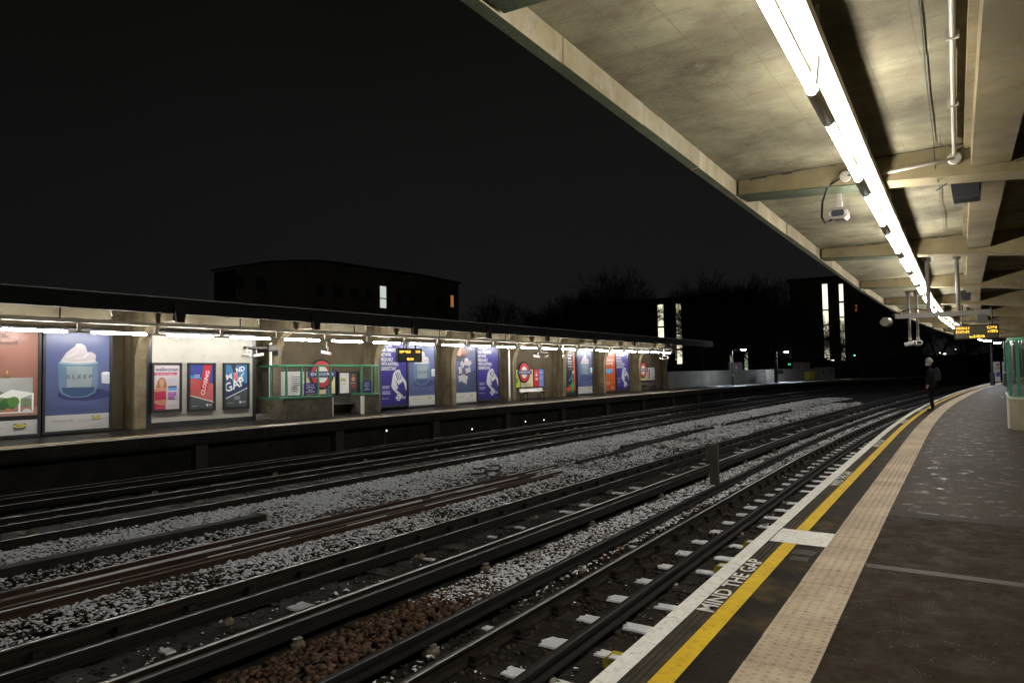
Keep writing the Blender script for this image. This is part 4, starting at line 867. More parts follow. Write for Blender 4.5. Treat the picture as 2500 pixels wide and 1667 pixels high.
# pink greenhouse poster
b_, P = board('pink poster with a small white greenhouse at the far left', 6.25, 8.28, .10, 2.92)
PK = blotch_print('print_pink', (0.1833, 0.0819, 0.0624), (0.234, 0.1092, 0.0819))
P.rect(0, 1, 0, 1, PK); P.rect(0, 1, .0, .135, WHT); P.rect(0, 1, .135, .178, (.012, .012, .014))
P.poly([(0, .535), (.94, .535), (.94, .21), (0, .21)], blotch_print('print_misty', (0.192, 0.2, 0.196), (0.32, 0.32, 0.32), 2.0)); P.poly([(0, .44), (.12, .47), (.25, .44), (.4, .40), (.55, .42), (.7, .36), (.94, .33), (.94, .25), (0, .25)], blotch_print('print_leafy', (.05, .09, .035), (.22, .26, .16), 6.0))
P.rect(0, 1, .178, .26, (.30, .17, .13)); P.lines(0, .94, .262, .245, 1, (.40, .28, .22))
for q in ([(.52, .36), (.70, .425), (.96, .385), (.78, .33)],): P.poly(q, (.62, .63, .60))
for (u0, u1, v0, v1) in ((.50, .52, .215, .37), (.775, .80, .205, .345), (.93, .95, .22, .385), (.50, .95, .205, .215)): P.rect(u0, u1, v0, v1, (.72, .72, .68))
P.ell(.66, .29, .10, .06, (.045, .12, .03), 9); P.ell(.72, .31, .07, .05, (.07, .17, .04), 8); P.ell(.60, .275, .06, .04, (.03, .09, .025), 7); P.rect(.63, .69, .215, .25, (.42, .15, .07)); P.ell(.52, .235, .03, .025, (.05, .10, .03), 8); P.ell(.87, .22, .05, .02, (.50, .58, .52), 10)
P.poly([(.58, .535), (.62, .57), (.64, .545), (.69, .565), (.67, .53)], (.12, .10, .05)); P.rect(.63, .65, .575, .60, (.5, .3, .05))
P.text("Let's talk", .17, .905, .50, .045, (.10, .045, .04), .012); P.text('about the F word', .10, .842, .65, .040, (.10, .045, .04), .012); P.lines(.36, .64, .74, .70, 2, (.24, .09, .07), .3, .2); P.lines(.36, .55, .66, .545, 6, (.24, .09, .07), .3, .6); furn_logo(P, .79, .082, .14); P.lines(.3, .62, .07, .06, 1, (.3, .3, .3), .4, 0)
P.build(b_)
# white panel with three framed posters on it
wp = thing('poster_hoarding', 'wide off-white poster panel in a black surround with three framed posters on it', 'hoarding', (PXF-.02, 11.40, .16))
m = MB(); m.box(-.10, .0, -.20, 3.70, -.16, 2.85); m.build('surround', frame_m, wp)
m = MB(); m.box(.001, .02, 0, 3.54, 0, 1.42); m.box(.001, .02, 0, 3.54, 1.424, 2.80); m.build('white_sheet', blotchy('white_panel', [(0.3612, 0.3483, 0.3096), (0.4042, 0.3913, 0.3483), (0.344, 0.3268, 0.2838)], (.8, 3), .5, .04, 30, pos=(.2, .6)), wp)
def framed(label, y0, y1, z0, z1): return board(label, y0, y1, z0, z1, .075, PXF+.055, depth=.03)
b_, P = framed('framed poster of a woman in a red dress, leftmost on the white panel', 11.43, 12.25, .56, 1.95)
P.rect(0, 1, 0, 1, (.46, .42, .44)); P.text('wellwoman', .06, .855, .88, .085, (.07, .05, .11), .022); P.poly([(0, .82), (.92, .82), (.88, .77), (0, .765)], (.38, .03, .11)); P.text('No1 women\'s vitamins', .08, .778, .70, .025, (.75, .7, .7))
P.poly([(.10, .54), (.13, .63), (.22, .70), (.33, .72), (.42, .68), (.47, .60), (.50, .50), (.42, .44), (.2, .44), (.06, .50)], (.28, .13, .05)); P.poly([(.03, .46), (.20, .49), (.38, .49), (.47, .45), (.49, .28), (.45, .0), (.33, .0), (0, .02), (0, .40)], (.40, .20, .12)); P.ell(.30, .60, .095, .085, (.43, .24, .16), 16); P.poly([(.24, .52), (.36, .52), (.36, .46), (.24, .46)], (.42, .215, .135)); P.poly([(.02, .40), (.46, .41), (.46, .22), (.03, .21)], (.34, .022, .06)); P.poly([(0, .14), (.2, .16), (.44, .10), (.42, 0), (0, 0)], (.34, .022, .06)); P.poly([(.0, .20), (.32, .12), (.44, .14), (.45, .10), (.28, .09), (0, .15)], (.42, .215, .135))
P.lines(.46, .90, .70, .58, 4, (.33, .28, .36), .3, .3)
for q, c in (((.54, .88, .49, .52), (.05, .03, .08)), ((.54, .88, .42, .49), (.11, .25, .55)), ((.54, .88, .385, .42), (.5, .5, .6)), ((.54, .86, .30, .385), (.26, .03, .28)), ((.54, .80, .22, .30), (.15, .02, .2))): P.rect(*q, c)
P.ring(.86, .26, .05, .065, (.25, .22, .3), 16); P.lines(.56, .85, .38, .24, 4, (.5, .35, .55), .3, .3); P.lines(.55, .95, .10, .06, 2, (.35, .3, .35), .4, .1); P.text('Vitabiotics', .08, .035, .3, .022, (.7, .45, .5)); P.build(b_)
b_, P = framed('red and blue framed poster reading CLOSING, middle of the white panel', 12.60, 13.42, .53, 1.95)
RDP = blotch_print('print_red_fade', (.36, .045, .05), (.44, .15, .135), 1.0)
P.rect(0, 1, 0, 1, RDP); P.poly([(0, 1), (1, 1), (1, .55), (.62, .62), (0, .72)], (.035, .055, .24)); P.poly([(0, .76), (.5, .70), (.5, .66), (0, .71)], (.05, .22, .50)); P.poly([(.58, 1), (.93, 1), (.74, .38), (.42, .46)], (.40, .026, .036)); P.poly([(0, .30), (1, .13), (1, 0), (0, 0)], (.055, .07, .075)); P.poly([(0, .315), (1, .145), (1, .125), (0, .295)], (.62, .6, .56)); P.text('CLOSING', .60, .29, .99, .095, (.66, .62, .62), .02, 76); P.text('STAND', .16, .745, .25, .030, (.62, .65, .7), .01); P.text('CLEAR', .20, .708, .22, .030, (.62, .65, .7), .01); P.ell(.73, .07, .045, .028, (.6, .6, .6)); P.lines(.79, .95, .09, .05, 2, (.5, .5, .5)); P.lines(.08, .32, .062, .05, 1, (.5, .5, .5), .5, 0); P.build(b_)
b_, P = framed('blue framed poster reading MIND THE GAP, rightmost on the white panel', 13.86, 14.70, .53, 1.95)
SKY = blotch_print('print_sky_blue', (.022, .12, .27), (.09, .25, .41), 1.4)
P.rect(0, 1, 0, 1, (.02, .06, .16)); P.poly([(0, 1), (1, 1), (1, .55), (.5, .62), (0, .72)], SKY); P.poly([(0, .42), (1, .56), (1, .36), (0, .10)], (.016, .035, .09)); P.poly([(0, .19), (1, .43), (1, 0), (0, 0)], (.055, .065, .075)); P.poly([(0, .205), (1, .445), (1, .425), (0, .18)], (.62, .6, .58)); P.poly([(.24, 1), (.46, 1), (.52, .80), (.38, .78)], (.035, .03, .035)); P.poly([(.36, .82), (.52, .80), (.56, .70), (.50, .58), (.40, .62)], (.58, .16, .18)); P.poly([(.46, .56), (.66, .60), (.86, .80), (.80, .82), (.60, .70)], (.30, .42, .50))
P.text('M', .05, .635, .26, .13, (.68, .68, .68), .02, 12); P.text('ND', .50, .80, .40, .12, (.68, .68, .68), .02, 14); P.text('THE', .36, .60, .12, .035, (.68, .68, .68), .01, 75); P.text('GAP', .03, .33, .92, .22, (.68, .68, .68), .02, 20); P.lines(.38, .66, .25, .16, 5, (.4, .42, .45), .35, .1); P.ell(.66, .10, .05, .03, (.6, .6, .6)); P.lines(.73, .92, .12, .08, 2, (.5, .5, .5)); P.lines(.10, .32, .095, .08, 1, (.5, .5, .5), .5, 0); P.build(b_)

# purple disinfectant posters
def clean_poster(label, y0, y1, z0=.20, z1=2.90):
    b_, P = board(label, y0, y1, z0, z1); TB = blotch_print('print_royal_blue', (0.01768, 0.01352, 0.13), (0.02392, 0.01976, 0.1664), .8)
    P.rect(0, 1, 0, 1, TB); T = ['WE CLEAN', 'OUR TRANSPORT', 'NETWORK', 'REGULARLY', 'WITH ANTIVIRAL', 'DISINFECTANT']; Wd = [.40, .64, .38, .45, .65, .56]
    for k in range(6): P.text(T[k], .04, .925-.074*k, Wd[k], .060, (.42, .42, .43), .035)
    P.poly([(.48, .50), (.56, .545), (.67, .57), (.74, .56), (.76, .52), (.80, .47), (.90, .40), (.985, .33), (.99, .27), (.97, .235), (.86, .36), (.70, .30), (.62, .24), (.66, .20), (.80, .165), (.84, .14), (.74, .125), (.62, .18), (.44, .265), (.40, .31)], (.42, .42, .41))
    P.poly([(.56, .50), (.585, .515), (.66, .40), (.645, .385)], TB); P.poly([(.61, .525), (.635, .535), (.72, .41), (.70, .395)], TB); P.poly([(.68, .53), (.70, .53), (.79, .42), (.765, .41)], TB); P.poly([(.53, .42), (.62, .36), (.68, .32), (.86, .385), (.99, .235), (.92, .16), (.78, .19), (.64, .225), (.60, .245), (.52, .25), (.54, .21), (.62, .19), (.66, .215), (.56, .235), (.50, .245), (.62, .255), (.66, .27), (.62, .33)], TB)
    P.poly([(.76, .48), (.80, .475), (.97, .37), (.985, .24), (.955, .23), (.90, .33)], (.42, .42, .41)); P.poly([(.48, .245), (.56, .255), (.80, .165), (.84, .135), (.76, .122), (.60, .185)], (.42, .42, .41))
    P.lines(.06, .34, .315, .265, 3, (.42, .42, .6), .4, .25); P.lines(.06, .38, .235, .175, 3, (.42, .42, .6), .4, .25); P.text('Find out more', .06, .105, .24, .020, (.6, .6, .65)); P.ring(.66, .115, .05*P.w, .08*P.w, (.62, .62, .66), 20); P.rect(.55, .77, .107, .123, (.62, .62, .66)); P.lines(.78, .95, .135, .095, 3, (.5, .5, .6), .5, .2)
    P.build(b_)
clean_poster('purple disinfectant poster behind the hanging amber display across the tracks', 21.12, 22.74)
clean_poster('purple disinfectant poster to the right of the pillow poster', 27.90, 29.70)
clean_poster('smaller looking purple disinfectant poster beside the orange poster', 43.6, 45.6)
# pillow poster
b_, P = board('dark blue poster of a hand tipping white pillows from a bottle', 26.10, 27.78, .10, 2.92)
P.rect(0, 1, 0, 1, BLD); P.rect(0, 1, .55, 1, BL); P.rect(0, 1, 0, .17, WHT)
P.poly([(.02, .86), (.30, .99), (.42, 1.0), (.62, .92), (.80, .90), (.86, .86), (.72, .82), (.52, .86), (.50, .78), (.30, .74), (.02, .78)], (.035, .03, .035)); P.poly([(.10, .96), (.36, 1), (.40, .90), (.25, .80), (.05, .83)], (.48, .17, .12)); P.poly([(.30, .95), (.50, .93), (.52, .80), (.34, .82)], (.16, .02, .02)); P.poly([(.46, .77), (.60, .76), (.66, .70), (.56, .69)], (.55, .5, .5)); P.poly([(.0, .76), (.50, .72), (.52, .70), (.1, .72), (0, .73)], (.03, .03, .04))
def pillow(u, v, a, b, rot, c=(.36, .33, .345)):
    q = []
    for du, dv in ((-1, -1), (-.3, -.86), (.3, -.86), (1, -1), (.9, 0), (1, 1), (.3, .88), (-.3, .88), (-1, 1), (-.9, 0)):
        x, y = du*a*P.w, dv*b*P.w; t = R(rot); q.append((u+(x*math.cos(t)-y*math.sin(t))/P.w, v+(x*math.sin(t)+y*math.cos(t))/P.h))
    P.poly([(p[0]+.015, p[1]-.014) for p in q], (.025, .035, .09)); P.poly(q, c)
for a in ((.35, .66, .10, .075, -40), (.53, .685, .11, .08, -8), (.68, .675, .09, .07, 35), (.24, .56, .075, .11, 8), (.60, .555, .12, .075, 12), (.27, .42, .13, .10, 12), (.46, .40, .10, .13, -18)): pillow(*a)
P.text('Tomorrow starts tonight.', .04, .09, .34, .020, (.03, .03, .03)); furn_logo(P, .74, .12, .13); P.lines(.65, .95, .065, .052, 1, (.4, .4, .4), .5, .0); P.build(b_)
# gin poster
b_, P = board('black poster with white words about gin, a green bottle and an orange strip', 36.72, 37.95, .14, 2.90)
P.rect(0, 1, 0, 1, (.018, .019, .024))
for k, t in enumerate(('the gin', 'taste', 'none of', 'the gin', 'hangover')): P.text(t, .22, .835-.062*k, (.40, .30, .44, .40, .58)[k], .046, (.62, .62, .62), .01)
P.lines(.25, .75, .555, .54, 1, (.4, .4, .4)); P.poly([(.72, 1), (.86, 1), (.92, .08), (.80, .08)], (.50, .085, .03)); P.poly([(.22, .32), (.50, .36), (.62, .48), (.74, .50), (.66, .40), (.52, .32), (.40, .29), (.25, .29)], (.03, .18, .26)); P.poly([(.30, .31), (.48, .35), (.56, .42), (.44, .34)], (.25, .42, .48)); P.ell(.72, .49, .08, .022, (.5, .5, .5), 10); P.poly([(.52, .04), (.78, .04), (.79, .22), (.70, .27), (.69, .33), (.63, .33), (.62, .27), (.52, .22)], (.035, .30, .085)); P.rect(.63, .69, .33, .35, (.5, .5, .48)); P.rect(0, .52, .10, .15, (.55, .07, .02)); P.lines(.22, .56, .20, .16, 2, (.55, .52, .5), .4, .2); P.rect(0, .52, .03, .10, (.16, .07, .05)); P.build(b_)
# orange poster
b_, P = board('orange poster with a blue face mask shape', 41.98, 43.46, .16, 2.86)
P.rect(0, 1, 0, 1, blotch_print('print_orange', (0.32, 0.0544, 0.0128), (0.368, 0.076, 0.0192), .8))
for k, (t, w) in enumerate((('BE', .16), ('CONSIDERATE', .86), ('TO OTHERS', .74))): P.text(t, .06, .825-.085*k, w, .068, (.64, .60, .56), .03)
P.poly([(.04, .53), (.25, .555), (.42, .54), (.60, .57), (.72, .56), (.68, .50), (.52, .44), (.30, .43), (.12, .46)], (.035, .25, .46)); P.lines(.06, .55, .24, .16, 3, (.60, .45, .38), .3, .3); P.ring(.62, .075, .045*P.w, .075*P.w, (.62, .56, .52), 18); P.lines(.74, .92, .09, .06, 2, (.6, .5, .45)); P.build(b_)

# ------------------------------------------------------------------ station name signs (roundels) with poster boards
CRM = (.55, .49, .29)
def name_board(label, y0, y1, z0, z1, yc, rad, barw, barz, panels, extra=None, x=-21.9, rz=0):
    b_ = thing('station_sign', label, 'station sign', (x, y0, z0)); w, h = y1-y0, z1-z0
    m = MB(); m.box(-.08, .0, -.03, w+.03, -.03, h+.03); m.build('board', stone_black, b_)
    Pm = Print(w, h)
    for (a, c, col) in panels: Pm.rect((a-y0)/w, (c-y0)/w, .02, .98, col)
    if extra: extra(Pm)
    Pm.build(b_)
    # roundel: ring, disc, name bar, each with its own thickness
    cz = barz-z0; cy = yc-y0
    def disc(r0, r1, d0, d1, mat, nm, n=40):
        m = MB()
        if r0 == 0: m.prism([(cy+r1*math.cos(2*math.pi*k/n), cz+r1*math.sin(2*math.pi*k/n)) for k in range(n)], 'x', d0, d1)
        else:
            V = []
            for k in range(n):
                t = 2*math.pi*k/n
                for r, d in ((r0, d0), (r1, d0), (r1, d1), (r0, d1)): V.append((d, cy+r*math.cos(t), cz+r*math.sin(t)))
            m.add(V, [(4*k+i, 4*k+(i+1) % 4, 4*((k+1) % n)+(i+1) % 4, 4*((k+1) % n)+i) for k in range(n) for i in range(4)])
        m.build(nm, mat, b_)
    disc(0, rad*1.22, .012, .030, dark_m, 'backing_disc'); disc(0, rad*.98, .031, .040, plain('sign_white', (.66, .66, .64), .35), 'white_disc'); disc(rad*.66, rad*1.04, .041, .055, plain('sign_red', (.40, .016, .024), .35), 'red_ring')
    m = MB(); m.box(.057, .085, cy-barw/2, cy+barw/2, cz-rad*.235, cz+rad*.235); m.build('name_bar', plain('sign_navy', (.018, .025, .12), .35), b_)
    Pt = Print(barw, rad*.47); Pt.text('CHISWICK PARK', .09, .28, .82, .46, (.68, .68, .68), .012); Pt.build(b_, (.0855, cy-barw/2, cz-rad*.235))
    return b_
def ex_c(P):
    P.lines(.02, .08, .9, .5, 5, (.4, .4, .42), .25, .3)
    P.rect(.60, .605, .02, .30, (.12, .1, .06)); P.rect(.60, .95, .20, .212, (.12, .1, .06)); P.rect(.20, .204, .08, .88, (.1, .1, .12)); P.lines(.22, .38, .80, .15, 8, (.18, .18, .2), .40, .5)
name_board('large roundel sign behind the green framed shelter, with pale maps to its left', 16.45, 19.2, .78, 1.72, 18.45, .50, 1.40, 1.58, [(16.5, 17.62, (.52, .52, .52)), (17.72, 19.15, CRM)], ex_c)
b_, P = board('black framed pair of small posters seen through the shelter opening', 19.36, 20.34, .80, 1.62, .09, -21.88)
P.rect(0, .52, 0, 1, (.56, .56, .55)); P.rect(.54, 1, 0, 1, (.05, .045, .045)); P.text('Pay', .12, .52, .26, .22, (.10, .12, .10), .05, 8); P.ell(.26, .70, .13, .05, (.45, .50, .04)); P.ell(.26, .45, .12, .03, (.45, .50, .04)); P.ell(.76, .74, .12, .17, (.38, .17, .10)); P.poly([(.62, .85), (.90, .85), (.86, .70), (.66, .70)], (.04, .03, .03)); P.ell(.76, .70, .09, .10, (.42, .2, .12)); P.rect(.66, .88, .24, .42, (.22, .05, .05)); P.lines(.58, .95, .52, .46, 2, (.4, .38, .36), .4, .2); P.build(b_)
def ex_f(P):
    P.ell(.055, .40, .045, .22, (.45, .22, .16)); P.poly([(.16, .55), (.22, .45), (.24, .36), (.2, .25), (.14, .3), (.12, .42)], (.10, .12, .10)); P.text('New', .13, .42, .10, .12, (.12, .14, .1), .02, 10); P.text('go', .14, .30, .08, .10, (.12, .14, .1), .02, 10)
    P.rect(.33, .60, .03, .17, (.50, .46, .30)); P.rect(.33, .60, .165, .18, (.05, .05, .05)); P.rect(.33, .335, .03, .17, (.05, .05, .05)); P.rect(.595, .60, .03, .17, (.05, .05, .05)); P.text('Way out', .38, .08, .16, .05, (.15, .12, .08)); P.ring(.76, .78, .05, .075, (.66, .62, .6), 18); P.rect(.735, .785, .60, .72, (.66, .62, .6)); P.lines(.72, .81, .52, .38, 4, (.66, .62, .6), .6, .1); P.lines(.87, .95, .84, .76, 2, (.6, .65, .7)); P.lines(.86, .95, .60, .40, 5, (.35, .45, .66), .5, .2)
name_board('roundel sign above a bench between lime and red posters', 31.55, 35.1, .66, 1.70, 32.95, .50, 1.40, 1.52, [(31.6, 31.95, (.40, .36, .36)), (31.95, 32.55, (.36, .46, .03)), (32.62, 33.9, CRM), (34.0, 34.55, (.52, .025, .035)), (34.55, 35.05, (.12, .20, .50))], ex_f)
def ex_i(P):
    P.rect(.24, .56, .03, .20, (.50, .50, .16)); P.rect(.24, .56, .20, .215, (.06, .06, .05)); P.lines(.04, .16, .9, .1, 9, (.38, .36, .44), .4, .4); P.ell(.12, .66, .03, .12, (.45, .42, .10)); P.poly([(.665, .14), (.74, .14), (.745, .80), (.72, .86), (.68, .86), (.66, .80)], (.30, .05, .03)); P.text('FLUID', .735, .20, .16, .05, (.6, .5, .45), .02, 90); P.lines(.82, .95, .78, .35, 6, (.25, .3, .4), .35, .4); P.ell(.90, .88, .05, .03, (.1, .1, .1)); P.ell(.90, .2, .05, .07, (.3, .35, .45))
name_board('farthest roundel sign before the end of the roofed wall', 47.95, 51.6, .74, 1.74, 49.3, .52, 1.5, 1.54, [(48.0, 48.72, (.48, .47, .46)), (48.78, 50.2, CRM), (50.28, 51.55, (.54, .54, .54))], ex_i)

# benches below two of the signs
def bench(label, y0, y1, mat_b, mat_s):
    b_ = thing('bench', label, 'bench', (-21.55, (y0+y1)/2, 0)); L = (y1-y0)/2
    for k in range(4): m = MB(); m.prism([(.02+.03*k, .60-.072*k), (.05+.03*k, .555-.072*k), (.065+.03*k, .56-.072*k), (.035+.03*k, .605-.072*k)], 'y', -L*.82, L*.82); o = m.build('back_slat', mat_b, b_)
    for k in range(4): m = MB(); m.cbox(.05+.105*k, .14+.105*k, -L, L, .40, .43, .004); m.build('seat_slat', mat_s, b_)
    for s in (-.6, .6): m = MB(); m.prism([(-.075, 0), (-.045, 0), (-.045, .345), (.08, .345), (.08, 0), (.12, 0), (.12, .345), (.36, .345), (.36, 0), (.40, 0), (.40, .345), (.44, .345), (.44, .398), (-.045, .398), (-.045, .7), (-.075, .7)], 'y', s*L-.03, s*L+.03); m.build('leg_frame', stone_black, b_)
    return b_
bench('slatted bench with shiny pale back slats below the lime and red poster sign', 31.6, 34.5, plain('shiny_slat', (.62, .60, .56), .3), plain('dark_slat', (.05, .042, .035), .45, var=.3))
bench('dark slatted bench below the farthest roundel sign', 47.6, 50.6, MATS['dark_slat'], MATS['dark_slat'])

# ------------------------------------------------------------------ green framed shelter across the tracks
gs = thing('waiting_shelter', 'green framed glass shelter with rough concrete base in front of the roundel across the tracks', 'shelter')
SX = -20.3
for (a, c, zb) in ((15.55, 17.63, 0), (19.24, 20.05, 0)):
    m = MB(); m.box(SX-.14, SX, a, c, .004, .72); m.build('base_wall', dado_m, gs)
m = MB(); m.box(-21.98, SX-.142, 15.55, 15.69, .004, .72); m.build('base_wall', dado_m, gs)
m = MB(); m.box(-21.98, SX-.142, 19.91, 20.05, .004, .72); m.build('base_wall', dado_m, gs)
for q in ((15.26, 20.05, 1.86, 1.93),): m = MB(); m.cbox(SX-.10, SX-.03, *q, .006); m.build('top_rail', green_m, gs)
m = MB(); m.cbox(SX-.10, SX+.01, 15.30, 17.64, .725, .80, .006); m.build('sill_rail', green_m, gs)
m = MB(); m.cbox(SX-.10, SX+.01, 19.20, 20.06, .725, .79, .006); m.build('sill_rail', green_m, gs)
m = MB(); m.cbox(-21.98, SX-.10, 15.55, 15.62, 1.86, 1.93, .006); m.cbox(-21.98, SX-.10, 15.55, 15.62, .725, .80, .006); m.build('side_rail', green_m, gs)
m = MB(); m.cbox(-21.98, SX-.10, 19.98, 20.05, 1.86, 1.93, .006); m.cbox(-21.98, SX-.10, 19.98, 20.05, .725, .80, .006); m.build('side_rail', green_m, gs)
for y in (15.62, 16.27, 17.02, 17.60, 19.16, 19.68, 20.02): m = MB(); m.cbox(SX-.095, SX-.035, y-.03, y+.03, .80, 1.858, .005); m.build('post', green_m, gs)
m = MB(); m.cbox(-21.2, -21.14, 15.56, 15.61, .80, 1.858, .005); m.build('post', green_m, gs)
for (a, c) in ((15.65, 16.24), (16.30, 16.99), (17.05, 17.57), (19.19, 19.65), (19.71, 19.99)): m = MB(); m.box(SX-.068, SX-.06, a, c, .80, 1.858); m.build('glass_pane', glass_m, gs)
for (a, c) in ((-21.97, -21.21), (-21.13, SX-.10)): m = MB(); m.box(a, c, 15.58, 15.588, .80, 1.858); m.build('glass_pane', glass_m, gs)
for y in (17.63, 19.20): m = MB(); m.box(SX-.15, SX+.005, y-.0 if y < 18 else y-.03, y+.035 if y < 18 else y+.037, .004, .70); m.build('white_edge', white_p, gs)
def notice(y0, y1, z0, z1, big=True):
    P = Print(y1-y0, z1-z0); P.rect(0, 1, 0, 1, TFL)
    T = ('Keep your', 'distance', 'when using', 'these', 'facilities')
    for k, t in enumerate(T): P.text(t, .5-.036*len(t), .78-.155*k, .072*len(t), .10, (.62, .62, .7), .03)
    P.build(gs, (SX-.058, y0, z0), name='blue_notice')
notice(16.36, 16.95, .87, 1.27); notice(19.21, 19.64, .86, 1.30); notice(17.38, 17.58, .82, 1.08)
m = MB(); m.box(-21.9, -21.5, 17.8, 20.0, .35, .40); m.box(-21.9, -21.5, 17.85, 17.92, .004, .348); m.box(-21.9, -21.5, 19.8, 19.87, .004, .348); m.box(-21.93, -21.87, 17.8, 20.0, .402, .72); o = m.build('bench', steel_d); tag(o, 'dark bench inside the green framed shelter', 'bench')

# white camera poles and cameras across the tracks
def cam_bullet(parent, loc, rz, tilt=-10, s=1.):
    m = MB(); m.cbox(-.045*s, .045*s, -.19*s, .17*s, -.045*s, .045*s, .018*s); m.box(-.05*s, .05*s, -.23*s, .14*s, .047*s, .06*s); o = m.build('camera_body', white_p, parent, loc=loc, rot=(R(tilt), 0, rz))
    m = MB(); m.box(-.032*s, .032*s, -.20*s, -.191*s, -.03*s, .03*s); m.build('lens_window', MATS['dark_lens'], o); m = MB(); m.tube([(0, .02, .062*s), (0, .02, .22*s)], .018*s, 6); m.build('stalk', white_p, o)
def cam_pole(label, y, x, ys, arm):
    p = thing('camera_pole', label, 'camera pole', (x, y, 0)); m = MB(); m.lathe([(.055, 0), (.055, 2.72)], (0, 0, 0), 10); m.build('post', white_p, p)
    m = MB(); m.box(-.08, .08, -.55 if ys else -.05, -.06 if ys else .05, .0, .22); m.build('base_box', grey_m, p)
    if arm:
        m = MB(); m.cbox(-.06, .06, -1.05, .12, 2.50, 2.58, .015); m.cbox(-.12, .12, -.15, .22, 2.42, 2.66, .03); m.build('arm', steel_d, p)
        cam_bullet(p, (.0, -1.0, 2.30), R(-60)); cam_bullet(p, (.0, -.52, 2.28), R(160))
        m = MB(); m.box(-.08, .30, .10, .24, 2.26, 2.44); m.build('camera_mount', steel_d, p)
    return p
cam_pole('white camera pole with a dark arm and two white cameras left of the green shelter', 15.62, -21.25, True, True)
cam_pole('plain white pole standing right of the middle purple poster', 30.35, -21.1, False, False)
def hung(label, y, cams):
    p = thing('security_camera', label, 'camera', (-20.05, y, 2.35)); m = MB(); m.tube([(0, 0, .70), (0, 0, .18)], .022, 6); m.build('drop_rod', white_p, p)
    if len(cams) > 1: m = MB(); m.cbox(-.04, .04, -.62, .62, .17, .23, .01); m.build('arm', steel_d, p)
    for dy, rz in cams: cam_bullet(p, (0, dy, 0), rz, -12)
    return p
hung('single cream camera hanging from the lights above the green shelter', 17.15, [(0, R(-65))])
hung('pair of white cameras hanging above the bench with the lime poster', 31.9, [(-.42, R(-50)), (.42, R(150))])
hung('single camera hanging right of the camera pair near the bench', 34.25, [(0, R(-150))])
hung('pair of small white cameras hanging near the far end of the roofed wall', 49.0, [(-.4, R(-50)), (.4, R(150))])
hung('last single camera at the far end of the roofed wall', 51.4, [(0, R(-150))])
# indicator board across the tracks
ib = thing('departure_board', 'black departure board with amber letters hanging across the tracks', 'display board', (-19.55, 20.35, 2.02))
m = MB(); m.cbox(-.14, .0, 0, 1.42, 0, .56, .02); m.build('cabinet', stone_black, ib)
m = MB(); m.box(.001, .008, .06, 1.30, .05, .50); m.build('screen', MATS['olive_screen'], ib)
m = MB()
def leds2(x0, x1, z, h):
    x = x0
    while x < x1:
        w = random.uniform(.04, .07)
        for i in range(3):
            for j in range(4):
                if random.random() < .62: m.box(.009, .013, x+i*w/3, x+(i+.8)*w/3, z+j*h/4, z+(j+.8)*h/4)
        x += w+.018
leds2(.09, .68, .37, .10); leds2(1.04, 1.26, .38, .10); leds2(.52, .86, .07, .10); m.build('led_text', amber_m, ib, fix=False)
m = MB(); m.box(.009, .012, .06, 1.30, .20, .205); m.box(.009, .012, .06, 1.30, .34, .345); m.build('divider', stone_black, ib)
for q in (.4, 1.1): m = MB(); m.tube([(-.07, q, .56), (-.07, q, .9)], .03, 6); m.build('hanging_pole', steel_d, ib)
for k, (x, y, z, lab) in enumerate([(-18.45, 18.47, -.52, 'small bright lamp below the far platform edge under the purple poster'), (-18.45, 23.56, -.85, 'small bright lamp low beside the far track, second from left'), (-18.45, 27.68, -.81, 'small bright lamp low beside the far track, third from left'), (-18.45, 29.34, -.84, 'small bright lamp low beside the far track, rightmost')]):
    l = thing('marker_lamp', lab, 'lamp', (x, y, z)); m = MB(); m.lathe([(.0, -.02), (.05, -.02), (.05, .10), (.0, .10)], (0, 0, 0), 8); m.build('lamp_body', stone_black, l, rot=(0, R(90), 0)); m = MB(); m.lathe([(.035, .101), (.02, .118), (0, .12)], (0, 0, 0), 8); m.build('lens', glow('marker_white', (1, .95, .85), 3.0), l, rot=(0, R(90), 0))
    m = MB(); m.tube([(0, 0, -.02), (0, 0, -1.1-z)], .02, 6); m.build('stake', steel_d, l)
